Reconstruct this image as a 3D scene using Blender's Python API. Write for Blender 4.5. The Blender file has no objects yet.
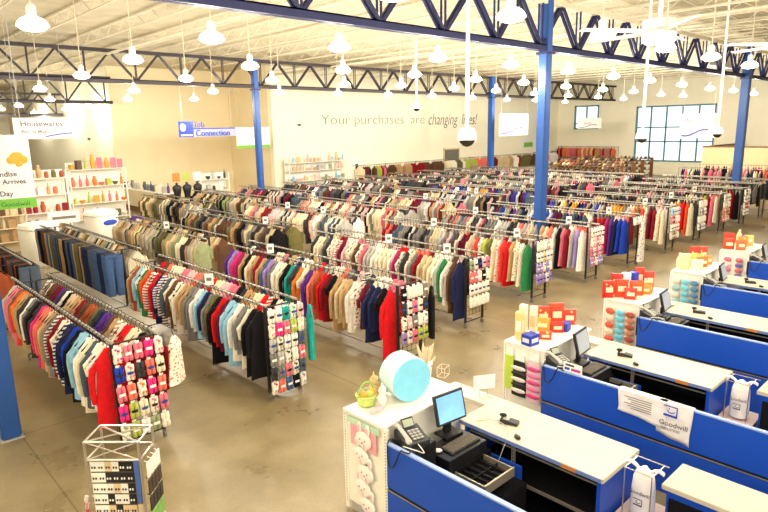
import bpy, bmesh, math, random
import numpy as np
from math import pi, sin, cos, radians
from mathutils import Vector, Matrix

random.seed(7)
rng = np.random.default_rng(7)
S = bpy.context.scene
COL = S.collection


def lin(c):
    out = []
    for v in c:
        v = v / 255.0
        out.append(v / 12.92 if v <= 0.04045 else ((v + 0.055) / 1.055) ** 2.4)
    return tuple(out)


# ------------------------------------------------------------------ materials
MATS = {}


def mat(name, rgb=None, rough=0.6, metal=0.0, var=0.06, scale=8.0, emit=0.0, objcol=False, attr=None, bump=0.0, pattern=None, spec=0.4, trans=0.0):
    if name in MATS:
        return MATS[name]
    m = bpy.data.materials.new(name)
    m.use_nodes = True
    nt = m.node_tree
    N = nt.nodes
    L = nt.links
    p = N['Principled BSDF']
    p.inputs['Roughness'].default_value = rough
    p.inputs['Metallic'].default_value = metal
    p.inputs['Specular IOR Level'].default_value = spec
    tc = N.new('ShaderNodeTexCoord')
    no = N.new('ShaderNodeTexNoise')
    no.inputs['Scale'].default_value = scale
    no.inputs['Detail'].default_value = 3
    L.new(tc.outputs['Object'], no.inputs['Vector'])
    if objcol:
        oi = N.new('ShaderNodeObjectInfo')
        src = oi.outputs['Color']
    elif attr:
        a = N.new('ShaderNodeVertexColor')
        a.layer_name = attr
        src = a.outputs['Color']
    else:
        r = N.new('ShaderNodeRGB')
        r.outputs[0].default_value = (*lin(rgb), 1)
        src = r.outputs[0]
    if pattern == 'stripe':
        w = N.new('ShaderNodeTexWave')
        w.bands_direction = 'Z'
        w.inputs['Scale'].default_value = 6.0
        L.new(tc.outputs['Object'], w.inputs['Vector'])
        cr = N.new('ShaderNodeValToRGB')
        cr.color_ramp.elements[0].position = 0.45
        cr.color_ramp.elements[1].position = 0.55
        L.new(w.outputs['Fac'], cr.inputs[0])
        mx = N.new('ShaderNodeMixRGB')
        L.new(cr.outputs[0], mx.inputs[0])
        L.new(src, mx.inputs[1])
        mx.inputs[2].default_value = (*lin((232, 226, 214)), 1)
        src = mx.outputs[0]
    elif pattern == 'floral':
        v = N.new('ShaderNodeTexVoronoi')
        v.inputs['Scale'].default_value = 16.0
        L.new(tc.outputs['Object'], v.inputs['Vector'])
        cr = N.new('ShaderNodeValToRGB')
        cr.color_ramp.elements[0].position = 0.30
        cr.color_ramp.elements[1].position = 0.42
        L.new(v.outputs['Distance'], cr.inputs[0])
        mx = N.new('ShaderNodeMixRGB')
        L.new(cr.outputs[0], mx.inputs[0])
        L.new(src, mx.inputs[1])
        mx.inputs[2].default_value = (*lin((236, 228, 208)), 1)
        src = mx.outputs[0]
    elif pattern == 'print':
        v = N.new('ShaderNodeTexVoronoi')
        v.inputs['Scale'].default_value = 11.0
        L.new(tc.outputs['Object'], v.inputs['Vector'])
        cr = N.new('ShaderNodeValToRGB')
        cr.color_ramp.elements[0].position = 0.16
        cr.color_ramp.elements[0].color = (1, 1, 1, 1)
        cr.color_ramp.elements[1].position = 0.24
        cr.color_ramp.elements[1].color = (0, 0, 0, 1)
        L.new(v.outputs['Distance'], cr.inputs[0])
        mx = N.new('ShaderNodeMixRGB')
        L.new(cr.outputs[0], mx.inputs[0])
        L.new(src, mx.inputs[1])
        mx.inputs[2].default_value = (*lin((244, 214, 120)), 1)
        src = mx.outputs[0]
    mr = N.new('ShaderNodeMapRange')
    mr.inputs[1].default_value = 0.3
    mr.inputs[2].default_value = 0.7
    mr.inputs[3].default_value = 1 - var
    mr.inputs[4].default_value = 1 + var
    L.new(no.outputs['Fac'], mr.inputs[0])
    mul = N.new('ShaderNodeVectorMath')
    mul.operation = 'SCALE'
    L.new(src, mul.inputs[0])
    L.new(mr.outputs[0], mul.inputs['Scale'])
    L.new(mul.outputs[0], p.inputs['Base Color'])
    if bump:
        b = N.new('ShaderNodeBump')
        b.inputs['Strength'].default_value = bump
        b.inputs['Distance'].default_value = 0.01
        L.new(no.outputs['Fac'], b.inputs['Height'])
        L.new(b.outputs[0], p.inputs['Normal'])
    if emit:
        p.inputs['Emission Strength'].default_value = emit
        L.new(mul.outputs[0], p.inputs['Emission Color'])
    if trans:
        p.inputs['Transmission Weight'].default_value = trans
        p.inputs['IOR'].default_value = 1.02
    MATS[name] = m
    return m


fabric = mat('fabric plain', objcol=True, rough=0.85, var=0.10, scale=14, bump=0.25, spec=0.15)
fabric_s = mat('fabric striped', objcol=True, rough=0.85, var=0.08, scale=14, pattern='stripe', spec=0.15)
fabric_f = mat('fabric floral', objcol=True, rough=0.85, var=0.08, scale=14, pattern='floral', spec=0.15)
fabric_m = mat('fabric of the far racks', attr='Col', rough=0.85, var=0.08, scale=9, spec=0.15)
paint = mat('painted by object colour', objcol=True, rough=0.45, var=0.04, scale=10)
chrome = mat('chrome', (196, 190, 178), rough=0.28, metal=0.85, var=0.05)
railm = mat('worn steel rail', (168, 162, 150), rough=0.35, metal=0.45, var=0.16, scale=30)
darkmet = mat('dark metal', (52, 50, 50), rough=0.45, metal=0.4)
rubber = mat('grey rubber', (120, 116, 110), rough=0.6)
plastic_w = mat('white plastic', (240, 236, 226), rough=0.4)
hanger_m = mat('hanger plastic', (38, 34, 32), rough=0.4)
cardw = mat('white card', (246, 243, 234), rough=0.7, var=0.02)
black = mat('black plastic', (24, 23, 25), rough=0.4)
blackmat = mat('black board', (16, 15, 18), rough=0.7, spec=0.2)
keysm = mat('keyboard keys', (92, 82, 66), rough=0.6, var=0.2, scale=60)
blue = mat('royal blue laminate', (28, 78, 186), rough=0.38, var=0.03, scale=2, spec=0.35)
bluepost = mat('blue post paint', (38, 80, 150), rough=0.42, var=0.05, scale=3)
navy = mat('dark navy truss paint', (22, 28, 76), rough=0.5, var=0.08)
navy2 = mat('dark brown truss paint', (44, 36, 40), rough=0.5, var=0.08)
cream = mat('cream laminate', (208, 197, 174), rough=0.42, var=0.03, scale=3)
white = mat('white enamel', (246, 242, 230), rough=0.42, var=0.03)
joistm = mat('cream joist paint', (216, 206, 180), rough=0.6, var=0.06)
silver = mat('brushed metal', (176, 166, 146), rough=0.35, metal=0.6)
brown = mat('brown wood', (122, 84, 54), rough=0.55, var=0.2, scale=6)
beige = mat('beige panel', (226, 206, 168), rough=0.6, var=0.04, scale=2)
teal = mat('teal window frame', (72, 132, 146), rough=0.45)
greym = mat('grey device plastic', (46, 46, 48), rough=0.45)
greyl = mat('light grey plastic', (178, 174, 168), rough=0.45)
ink = mat('grey ink', (120, 112, 104), rough=0.8, var=0.02)
inkd = mat('dark ink', (96, 82, 100), rough=0.8, var=0.02)
inkb = mat('blue ink', (44, 74, 186), rough=0.7, var=0.02)
inkg = mat('green ink', (120, 186, 70), rough=0.7, var=0.02)
inko = mat('orange ink', (240, 172, 62), rough=0.7, var=0.02)
glow = mat('lit lens', (255, 246, 224), rough=0.4, emit=6.0, var=0.02)
domem = mat('lit prismatic dome', (255, 242, 212), rough=0.5, emit=1.5, var=0.05, scale=20)
screen_on = mat('lit screen', (104, 152, 214), rough=0.3, emit=0.7, var=0.25, scale=3)
screen_off = mat('dim screen', (166, 170, 172), rough=0.3, emit=0.25, var=0.05)
glassm = mat('window glass', (250, 255, 255), rough=0.02, trans=1.0, var=0.0)
domeblack = mat('black camera dome', (40, 36, 36), rough=0.12, spec=0.7)


def wall_mat(name, rgb):
    return mat(name, rgb, rough=0.8, var=0.02, scale=1.2, spec=0.2)


def floor_mat():
    m = bpy.data.materials.new('polished concrete')
    m.use_nodes = True
    nt = m.node_tree
    N, L = nt.nodes, nt.links
    p = N['Principled BSDF']
    tc = N.new('ShaderNodeTexCoord')
    n1 = N.new('ShaderNodeTexNoise')
    n1.inputs['Scale'].default_value = 0.9
    n1.inputs['Detail'].default_value = 8
    n1.inputs['Roughness'].default_value = 0.65
    L.new(tc.outputs['Object'], n1.inputs['Vector'])
    cr = N.new('ShaderNodeValToRGB')
    e = cr.color_ramp.elements
    e[0].position = 0.3
    e[0].color = (*lin((118, 104, 74)), 1)
    e[1].position = 0.72
    e[1].color = (*lin((158, 142, 106)), 1)
    L.new(n1.outputs['Fac'], cr.inputs[0])
    n2 = N.new('ShaderNodeTexNoise')
    n2.inputs['Scale'].default_value = 30
    n2.inputs['Detail'].default_value = 4
    L.new(tc.outputs['Object'], n2.inputs['Vector'])
    mr = N.new('ShaderNodeMapRange')
    mr.inputs[1].default_value = 0.3
    mr.inputs[2].default_value = 0.7
    mr.inputs[3].default_value = 0.93
    mr.inputs[4].default_value = 1.06
    L.new(n2.outputs['Fac'], mr.inputs[0])
    # saw-cut joints every few metres
    bt = N.new('ShaderNodeTexBrick')
    bt.offset = 0.0
    bt.inputs['Scale'].default_value = 1.0
    bt.inputs['Brick Width'].default_value = 4.5
    bt.inputs['Row Height'].default_value = 5.2
    bt.inputs['Mortar Size'].default_value = 0.012
    bt.inputs['Color1'].default_value = (1, 1, 1, 1)
    bt.inputs['Color2'].default_value = (1, 1, 1, 1)
    bt.inputs['Mortar'].default_value = (0.62, 0.58, 0.52, 1)
    mp = N.new('ShaderNodeMapping')
    mp.inputs['Location'].default_value = (-1.62, -4.2, 0)
    L.new(tc.outputs['Object'], mp.inputs['Vector'])
    L.new(mp.outputs[0], bt.inputs['Vector'])
    mx = N.new('ShaderNodeMixRGB')
    mx.blend_type = 'MULTIPLY'
    mx.inputs[0].default_value = 1
    L.new(cr.outputs[0], mx.inputs[1])
    L.new(bt.outputs['Color'], mx.inputs[2])
    sc = N.new('ShaderNodeVectorMath')
    sc.operation = 'SCALE'
    L.new(mx.outputs[0], sc.inputs[0])
    L.new(mr.outputs[0], sc.inputs['Scale'])
    L.new(sc.outputs[0], p.inputs['Base Color'])
    rr = N.new('ShaderNodeMapRange')
    rr.inputs[1].default_value = 0.3
    rr.inputs[2].default_value = 0.7
    rr.inputs[3].default_value = 0.24
    rr.inputs[4].default_value = 0.42
    L.new(n1.outputs['Fac'], rr.inputs[0])
    L.new(rr.outputs[0], p.inputs['Roughness'])
    p.inputs['Specular IOR Level'].default_value = 0.35
    return m


def ceil_mat():
    m = mat('corrugated roof deck', (206, 194, 164), rough=0.8, var=0.10, scale=1.5, spec=0.2)
    nt = m.node_tree
    N, L = nt.nodes, nt.links
    w = N.new('ShaderNodeTexWave')
    w.bands_direction = 'Y'
    w.inputs['Scale'].default_value = 1.7
    w.inputs['Distortion'].default_value = 0
    tc = [n for n in N if n.type == 'TEX_COORD'][0]
    L.new(tc.outputs['Object'], w.inputs['Vector'])
    b = N.new('ShaderNodeBump')
    b.inputs['Strength'].default_value = 1.0
    b.inputs['Distance'].default_value = 0.035
    L.new(w.outputs['Fac'], b.inputs['Height'])
    L.new(b.outputs[0], N['Principled BSDF'].inputs['Normal'])
    return m


# ------------------------------------------------------------------ mesh building
class B:
    def __init__(s):
        s.v = []
        s.f = []
        s.m = []
        s.mi = 0

    def add(s, vs, fs):
        o = len(s.v)
        s.v += [tuple(x) for x in vs]
        for f in fs:
            s.f.append(tuple(o + i for i in f))
            s.m.append(s.mi)
        return s

    def box(s, x0, x1, y0, y1, z0, z1):
        return s.add([(x0, y0, z0), (x1, y0, z0), (x1, y1, z0), (x0, y1, z0), (x0, y0, z1), (x1, y0, z1), (x1, y1, z1), (x0, y1, z1)],
                     [(0, 3, 2, 1), (4, 5, 6, 7), (0, 1, 5, 4), (1, 2, 6, 5), (2, 3, 7, 6), (3, 0, 4, 7)])

    def tube(s, p, q, r, n=6, r2=None, cap=True):
        p, q = Vector(p), Vector(q)
        d = (q - p)
        if d.length < 1e-6:
            return s
        d.normalize()
        a = d.orthogonal().normalized()
        b = d.cross(a)
        r2 = r if r2 is None else r2
        vs = [p + (a * cos(2 * pi * i / n) + b * sin(2 * pi * i / n)) * r for i in range(n)] + [q + (a * cos(2 * pi * i / n) + b * sin(2 * pi * i / n)) * r2 for i in range(n)]
        fs = [(i, (i + 1) % n, n + (i + 1) % n, n + i) for i in range(n)]
        if cap:
            fs += [tuple(range(n - 1, -1, -1)), tuple(range(n, 2 * n))]
        return s.add(vs, fs)

    def path(s, pts, r, n=6):
        for a, b in zip(pts[:-1], pts[1:]):
            s.tube(a, b, r, n)
        return s

    def lathe(s, prof, n=16, c=(0, 0, 0)):
        vs, fs = [], []
        for r, z in prof:
            for i in range(n):
                t = 2 * pi * i / n
                vs.append((c[0] + r * cos(t), c[1] + r * sin(t), c[2] + z))
        for k in range(len(prof) - 1):
            for i in range(n):
                j = (i + 1) % n
                fs.append((k * n + i, k * n + j, (k + 1) * n + j, (k + 1) * n + i))
        fs.append(tuple(range(n - 1, -1, -1)))
        k = (len(prof) - 1) * n
        fs.append(tuple(range(k, k + n)))
        return s.add(vs, fs)

    def loft(s, rings, cap=True):
        n = len(rings[0])
        vs = [p for r in rings for p in r]
        fs = []
        for k in range(len(rings) - 1):
            for i in range(n):
                j = (i + 1) % n
                fs.append((k * n + i, k * n + j, (k + 1) * n + j, (k + 1) * n + i))
        if cap:
            fs.append(tuple(range(n - 1, -1, -1)))
            k = (len(rings) - 1) * n
            fs.append(tuple(range(k, k + n)))
        return s.add(vs, fs)

    def ball(s, c, rx, ry, rz, n=12, k=7):
        rings = []
        for i in range(1, k):
            t = pi * i / k
            rings.append([(c[0] + rx * sin(t) * cos(2 * pi * j / n), c[1] + ry * sin(t) * sin(2 * pi * j / n), c[2] - rz * cos(t)) for j in range(n)])
        return s.loft(rings)

    def mesh(s, name, mats, smooth=False, bevel=0.0):
        me = bpy.data.meshes.new(name)
        me.from_pydata(s.v, [], s.f)
        for m in (mats if isinstance(mats, (list, tuple)) else [mats]):
            me.materials.append(m)
        me.polygons.foreach_set('material_index', s.m)
        bm = bmesh.new()
        bm.from_mesh(me)
        bmesh.ops.recalc_face_normals(bm, faces=bm.faces)
        if bevel:
            bmesh.ops.bevel(bm, geom=[e for e in bm.edges if len(e.link_faces) == 2], offset=bevel, segments=2, affect='EDGES', clamp_overlap=True)
        bm.to_mesh(me)
        bm.free()
        if smooth:
            me.polygons.foreach_set('use_smooth', [True] * len(me.polygons))
            try:
                me.set_sharp_from_angle(angle=radians(40))
            except Exception:
                pass
        me.update()
        return me


def put(name, me, parent=None, loc=(0, 0, 0), rot=(0, 0, 0), color=None, scale=None):
    o = bpy.data.objects.new(name, me)
    COL.objects.link(o)
    if parent is not None:
        o.parent = parent
    o.location = loc
    o.rotation_euler = rot
    if scale:
        o.scale = scale
    if color:
        o.color = (*lin(color), 1)
    return o


def tag(o, label, cat, group=None, kind=None):
    o['label'] = label
    o['category'] = cat
    if group:
        o['group'] = group
    if kind:
        o['kind'] = kind
    return o


def thing(name, label, cat, loc=(0, 0, 0), rz=0.0, group=None, kind=None):
    o = bpy.data.objects.new(name, None)
    o.empty_display_size = 0.1
    COL.objects.link(o)
    o.location = loc
    o.rotation_euler = (0, 0, rz)
    return tag(o, label, cat, group, kind)


def struct(name, me, label=None, loc=(0, 0, 0)):
    o = put(name, me, None, loc)
    o['kind'] = 'structure'
    if label:
        o['label'] = label
    return o


def text(name, body, size, material, parent=None, loc=(0, 0, 0), rot=(pi / 2, 0, 0), align='LEFT', ext=0.004, offset=0.0, shear=0.0, sx=1.0):
    c = bpy.data.curves.new(name, 'FONT')
    c.body = body
    c.size = size
    c.align_x = align
    c.extrude = ext
    c.offset = offset
    c.shear = shear
    c.materials.append(material)
    c.resolution_u = 3
    tmp = bpy.data.objects.new('tmp', c)
    me = bpy.data.meshes.new_from_object(tmp)
    bpy.data.objects.remove(tmp)
    o = bpy.data.objects.new(name, me)
    COL.objects.link(o)
    if parent is not None:
        o.parent = parent
    o.location = loc
    o.rotation_euler = rot
    o.scale = (sx, 1, 1)
    return o


ORD = ['first', 'second', 'third', 'fourth', 'fifth', 'sixth', 'seventh', 'eighth', 'ninth', 'tenth', 'eleventh', 'twelfth', 'thirteenth', 'fourteenth', 'fifteenth',
       'sixteenth', 'seventeenth', 'eighteenth', 'nineteenth']
TENS = {2: 'twenty', 3: 'thirty', 4: 'forty', 5: 'fifty', 6: 'sixty', 7: 'seventy'}


def ordinal(n):
    if n <= 19:
        return ORD[n - 1]
    t, u = divmod(n, 10)
    if u == 0:
        return TENS[t][:-1] + 'ieth'
    return TENS[t] + '-' + ORD[u - 1]


# ------------------------------------------------------------------ camera
YAW, PIT, ROLL, F, H = .754583012, .207437551, -.0191468875, 602.746129, 4.2
cy_, sy_, cp_, sp_ = cos(YAW), sin(YAW), cos(PIT), sin(PIT)
Fw = Vector((sy_ * cp_, cy_ * cp_, -sp_))
R0 = Vector((cy_, -sy_, 0))
U0 = R0.cross(Fw)
Rt = R0 * cos(ROLL) + U0 * sin(ROLL)
Up = -R0 * sin(ROLL) + U0 * cos(ROLL)
cam = bpy.data.cameras.new('camera')
cam.sensor_width = 36
cam.lens = F / 768 * 36
cam.clip_end = 300
co = bpy.data.objects.new('camera', cam)
COL.objects.link(co)
co.matrix_world = Matrix(((Rt.x, Up.x, -Fw.x, 0), (Rt.y, Up.y, -Fw.y, 0), (Rt.z, Up.z, -Fw.z, H), (0, 0, 0, 1)))
S.camera = co

# ------------------------------------------------------------------ the shell
XW, ZC = 52.0, 7.95
flo = B().box(-8, XW + .3, -8, 60, -.2, 0)
struct('floor', flo.mesh('floor', floor_mat()), 'polished tan concrete floor with saw-cut joints')
struct('ceiling', B().box(-8, XW + .3, -8, 60, ZC, ZC + .2).mesh('ceiling', ceil_mat()), 'cream corrugated metal roof deck')
wcream = wall_mat('cream white wall paint', (250, 244, 220))
wbeige = wall_mat('beige wall paint', (240, 224, 186))
wtan = wall_mat('tan partition paint', (222, 198, 154))
struct('wall_text', B().box(20.3, XW, 31.0, 31.4, 0, ZC).mesh('wall', wcream), 'bright cream wall carrying the big grey lettering')
struct('wall_recess', B().box(12.9, 20.7, 36, 36.3, 0, ZC).box(20.3, 20.6, 31.4, 36, 0, ZC).mesh('wall', wbeige), 'beige wall set back behind the jewellery counter')
struct('wall_housewares', B().box(12.9, 13.2, 36.3, 60, 0, ZC).mesh('wall', wcream), 'cream side wall beyond the housewares shelves')
struct('wall_far', B().box(-8, 13.2, 59.7, 60, 0, ZC).mesh('wall', wcream))
struct('wall_left', B().box(-8.3, -8, -8, 60, 0, ZC).mesh('wall', wcream))
# storefront behind the camera: sill and header with an unglazed band sized to limit the fill light
struct('wall_front', B().box(-8, XW, -8.2, -8, 0, .4).box(-8, XW, -8.2, -8, 3.4, ZC).mesh('wall', wcream))
# right wall with window openings: (y0,y1,z0,z1)
wins = [(26.93, 29.3, 3.85, 5.95), (17.2, 23.52, 1.1, 5.68), (8.5, 12.7, 3.72, 5.1)]
bm_ = B()
edges = [-8.0]
ys = [-8, 8.5, 12.7, 17.2, 23.52, 26.93, 29.3, 31.4]
for a, b in zip(ys[:-1], ys[1:]):
    w = [q for q in wins if abs(q[0] - a) < .01]
    if w:
        bm_.box(XW, XW + .3, a, b, 0, w[0][2])
        bm_.box(XW, XW + .3, a, b, w[0][3], ZC)
    else:
        bm_.box(XW, XW + .3, a, b, 0, ZC)
struct('wall_right', bm_.mesh('wall', wcream), 'cream wall with the teal framed windows')
for wi, (y0, y1, z0, z1) in enumerate(wins):
    ncol = (2, 5, 3)[wi]
    fr = B()
    fr.box(XW - .04, XW + .14, y0, y0 + .12, z0, z1).box(XW - .04, XW + .14, y1 - .12, y1, z0, z1).box(XW - .04, XW + .14, y0, y1, z0, z0 + .12).box(XW - .04, XW + .14, y0, y1, z1 - .12, z1)
    for c in range(1, ncol):
        yy = y0 + (y1 - y0) * c / ncol
        fr.box(XW - .02, XW + .12, yy - .05, yy + .05, z0, z1)
    zs = {0: [z0 + .5], 1: [3.92, 2.75], 2: [4.4]}[wi]
    for z in zs:
        fr.box(XW - .02, XW + .12, y0, y1, z - .05, z + .05)
    o = struct('window_%d' % (wi + 1), fr.mesh('window_frame', teal), ['square teal framed two pane window', 'large teal framed window wall of five bays', 'teal framed window beside the blue post'][wi])
    put('window_pane', B().box(XW + .05, XW + .06, y0, y1, z0, z1).mesh('pane', glassm), o)
# tan fitting room partition in the far corner
fp = struct('partition_fitting_room', B().box(44, 44.2, -6, 15.2, 0, 2.6).box(44.2, XW, 15.0, 15.2, 0, 2.6).mesh('partition', wtan), 'low tan fitting room partition with a dark top rail')
put('top_rail', B().box(43.97, 44.23, -6, 15.23, 2.6, 2.68).box(44.2, XW, 14.97, 15.23, 2.6, 2.68).mesh('top_rail', brown), fp)

# ------------------------------------------------------------------ steel frame
def truss(name, Y, xa, xb, zb, zt, mm, off, label, thick=1.0):
    t = thing(name, label, 'roof truss', (0, Y, 0), kind='structure')
    put('bottom_chord', B().box(xa, xb, -.11, -.02, zb, zb + .16).box(xa, xb, .02, .11, zb, zb + .16).box(xa, xb, -.11, .11, zb + .13, zb + .16).mesh('bottom_chord', mm), t)
    put('top_chord', B().box(xa, xb, -.11, -.02, zt - .13, zt).box(xa, xb, .02, .11, zt - .13, zt).mesh('top_chord', joistm if mm is navy else mm), t)
    x = xa + off
    k = 0
    while x < xb and k < 33:
        zz0, zz1 = zb + .1, zt - .1
        for dx, r in ((-.98, .062), (.98, .062), (0, .036)):
            if xa < x + dx < xb:
                w = B()
                for yy in (-.06, .06):
                    w.tube((x, yy, zz0), (x + dx, yy, zz1), r * thick * .75, 4)
                put('web_member', w.mesh('web_member', mm), t)
        x += 1.96
        k += 1
    return t


truss('roof_truss', 9.4, -7.9, 51.9, 6.18, 7.5, navy, 1.05, 'navy blue steel roof truss over the fronts of the clothes racks')
truss('roof_truss', 25.5, -7.9, 51.9, 6.2, 7.5, navy2, .55, 'dark steel roof truss just before the lettered wall', .85)
truss('roof_truss', 35.4, -7.9, 12.8, 5.85, 7.3, navy2, .75, 'dark steel roof truss above the jewellery counter end', .85)
truss('roof_truss', 44.5, -7.9, 12.8, 5.45, 6.9, navy2, .75, 'farthest dark roof truss over the housewares', .85)
jb = B()
nj = 0
for x in np.arange(-7.4, 51, 1.96):
    jb = B()
    jb.box(x - .05, x + .05, -7.9, 59 if x < 12 else 30.9, ZC - .08, ZC - .01)
    jb.box(x - .025, x + .025, -7.9, 59 if x < 12 else 30.9, 7.53, 7.565)
    y = -7.5
    up = 0
    while y < (58 if x < 12 else 30.2):
        jb.tube((x, y, 7.55 if up else ZC - .06), (x, y + .55, ZC - .06 if up else 7.55), .014, 4, cap=False)
        up = 1 - up
        y += .55
    struct('roof_joist', jb.mesh('roof_joist', joistm))
# pipes under the deck
for i, (x, z) in enumerate(((3.6, 7.35), (9.2, 7.3), (20.4, 7.4))):
    struct('ceiling_pipe', B().tube((x, -7.9, z), (x, 30.8, z), .05, 8).mesh('ceiling_pipe', joistm), 'cream pipe running under the roof deck')
struct('ceiling_duct', B().box(30, 33, 10.4, 11.3, 6.75, 7.4).mesh('ceiling_duct', joistm), 'cream sheet metal duct under the deck')

POSTS = [(1.5, 9.44, .25, 'blue steel post standing beside the nearest clothes rack'), (15.0, 9.4, .27, 'blue steel post in the middle of the clothes racks'),
         (31.4, 9.25, .34, 'blue steel post near the fitting room partition'), (15.85, 25.5, .26, 'blue steel post before the jewellery signs'),
         (34.1, 25.4, .34, 'blue steel post right of the wall lettering')]
for x, y, w, lab in POSTS:
    t = thing('steel_post', lab, 'post', (x, y, 0), kind='structure')
    h = w / 2
    put('shaft', B().box(-h, h, -h, h, .02, 7.5).mesh('shaft', bluepost, bevel=.02), t)
    put('base_plate', B().box(-h - .02, h + .02, -h - .02, h + .02, 0.001, .02).mesh('base_plate', greyl), t)
    put('cap_plate', B().box(-h - .05, h + .05, -h - .05, h + .05, 6.1, 6.16).mesh('cap_plate', navy), t)

# ------------------------------------------------------------------ lamps
LAMPS = [[(5.5, 5.6), (7.99, 5.62), (11.07, 5.75), (14.0, 5.79), (16.95, 5.85), (20.37, 5.95)],
         [(2.76, 10.5), (5.5, 10.17), (8.1, 9.8), (11.22, 9.93), (14.16, 9.93), (17.27, 10.02), (20.5, 10.16), (23.72, 10.3), (27.54, 10.57), (32.1, 11.0), (35.55, 11.03), (40.6, 11.5)],
         [(5.65, 14.1), (8.5, 13.85), (11.19, 13.42), (13.93, 13.3), (17.2, 13.5), (20.1, 13.5), (23.8, 13.87), (27.56, 14.13), (30.9, 14.2), (35.7, 14.8), (38.6, 14.7)],
         [(5.94, 18.5), (8.81, 18.07), (11.41, 17.3), (14.63, 17.5), (16.95, 16.9), (20.27, 17.05), (23.22, 17.06), (27.31, 17.67), (31.07, 17.96), (34.7, 18.08), (38.57, 18.35)],
         [(6.38, 24.39), (9.46, 23.8), (12.36, 23.07), (15.16, 22.48), (17.98, 21.97), (20.75, 21.57), (23.55, 21.26), (27.36, 21.7), (31.6, 22.4), (34.25, 22.04), (38.67, 22.56)],
         [(8.54, 31.3), (11.47, 29.7), (14.28, 28.6)], [(8.82, 38.1), (12.1, 37.1)], [(9.03, 43.2), (12.4, 42.4)], [(12.3, 49.3)]]
dome_me = B().lathe([(.05, .145), (.10, .135), (.16, .105), (.20, .065), (.222, .02), (.226, 0), (.21, .0), (.16, .06), (.09, .12), (.05, .13)], 20).mesh('reflector', domem, smooth=True)
lens_me = B().lathe([(.02, -.07), (.10, -.062), (.17, -.04), (.205, -.005), (.02, .01)], 20).mesh('lens', glow, smooth=True)
hous_me = B().lathe([(.03, .14), (.07, .16), (.075, .27), (.05, .31), (.02, .33)], 12).mesh('ballast_housing', plastic_w, smooth=True)
rod_me = B().tube((0, 0, .32), (0, 0, 2.14), .012, 6).mesh('stem', joistm)
rown = ['row above the tills', 'row above the rack fronts', 'row above the rack backs', 'row over the second rack block', 'row below the dark truss',
        'row before the jewellery counter', 'row over the deep housewares bay', 'second row over the housewares bay', 'last row over the housewares bay']
LZ = 5.8
ldat = bpy.data.lights.new('overhead light', 'POINT')
ldat.energy = 92
ldat.color = (1.0, .945, .83)
ldat.shadow_soft_size = .2
LD = [ldat, ldat.copy(), ldat.copy()]
LD[1].energy = 104
LD[2].energy = 168
LD.append(ldat.copy())
LD[3].energy = 100
LD.append(ldat.copy())
LD[4].energy = 108
for r, row in enumerate(LAMPS):
    for i, (x, y) in enumerate(row):
        t = thing('pendant_lamp', 'white dome pendant lamp, %s from left in the %s' % (ordinal(i + 1), rown[r]), 'lamp', (x, y, LZ), group='high bay pendant lamps')
        put('reflector', dome_me, t)
        put('lens', lens_me, t)
        put('ballast_housing', hous_me, t)
        put('stem', rod_me, t)
        lo = bpy.data.objects.new('overhead light', LD[2 if (r in (1, 2, 3) and x > 29) or (r == 4 and x > 16) else 0 if r < 2 else 4 if r > 4 else 1])
        COL.objects.link(lo)
        lo.location = (x, y, LZ - .3)
# lights added without fixtures, out of the picture over the tills and the camera
for x in (-4, 0, 4, 8, 12, 16):
    for y in (-4.5, .8):
        lo = bpy.data.objects.new('overhead light', LD[3])
        COL.objects.link(lo)
        lo.location = (x, y, LZ - .3)
for x, y in ((2.4, 5.4), (-.8, 5.4), (-4, 6), (-4, 12), (-4, 18), (0, 22), (2, 30), (5, 38)):  # first two carry on the lamp grid unseen, added to brighten the near floor
    lo = bpy.data.objects.new('overhead light', ldat)
    COL.objects.link(lo)
    lo.location = (x, y, LZ - .3)

# ------------------------------------------------------------------ ceiling fans, camera domes
blade_me = None
b = B()
rings = []
for s_ in np.linspace(.28, 2.0, 7):
    w = .15 - .05 * (s_ - .28) / 1.72
    rings.append([(s_, -w, -.015), (s_, 0, .012), (s_, w, .03), (s_, 0, .0)])
blade_me = b.loft(rings).mesh('blade', white, smooth=True)
motor_me = B().lathe([(.05, .32), (.36, .32), (.38, .29), (.38, .12), (.2, .1), (.2, .06), (.36, .04), (.38, .0), (.37, -.14), (.3, -.2), (.05, -.22)], 24).mesh('motor', white, smooth=True)
frod = B().tube((0, 0, .3), (0, 0, 1.55), .05, 10).mesh('down_rod', white)
can = B().lathe([(.05, 1.45), (.13, 1.48), (.14, 1.58), (.03, 1.6)], 14).mesh('canopy', white)
for x, y, z, a0, lab in ((14.6, 6.2, 6.2, 2.62, 'white ceiling fan whose blade crosses in front of the thin camera pole'), (20.6, 4.9, 6.25, 2.45, 'white ceiling fan cut by the right picture edge')):
    t = thing('ceiling_fan', lab, 'fan', (x, y, z))
    put('motor', motor_me, t)
    put('down_rod', frod, t)
    put('canopy', can, t)
    for k in range(5):
        put('blade', blade_me, t, (0, 0, .06), (0, 0, a0 + k * 2 * pi / 5))


def dome_cam(x, y, z, r, lab):
    t = thing('camera_dome', lab, 'security camera', (x, y, z))
    put('pole', B().tube((0, 0, r * 1.2), (0, 0, ZC - z), r * .22, 10).mesh('pole', white, smooth=True), t)
    put('hanging_housing', B().lathe([(r * .25, r * 1.5), (r * .8, r * 1.3), (r * 1.05, r * .7), (r * 1.1, 0), (r * .9, 0)], 18).mesh('housing', white, smooth=True), t)
    put('dome', B().lathe([(r * .1, -r * .75), (r * .5, -r * .62), (r * .8, -r * .3), (r * .9, 0), (r * .2, .01)], 18).mesh('dome', domeblack, smooth=True), t)


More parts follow.
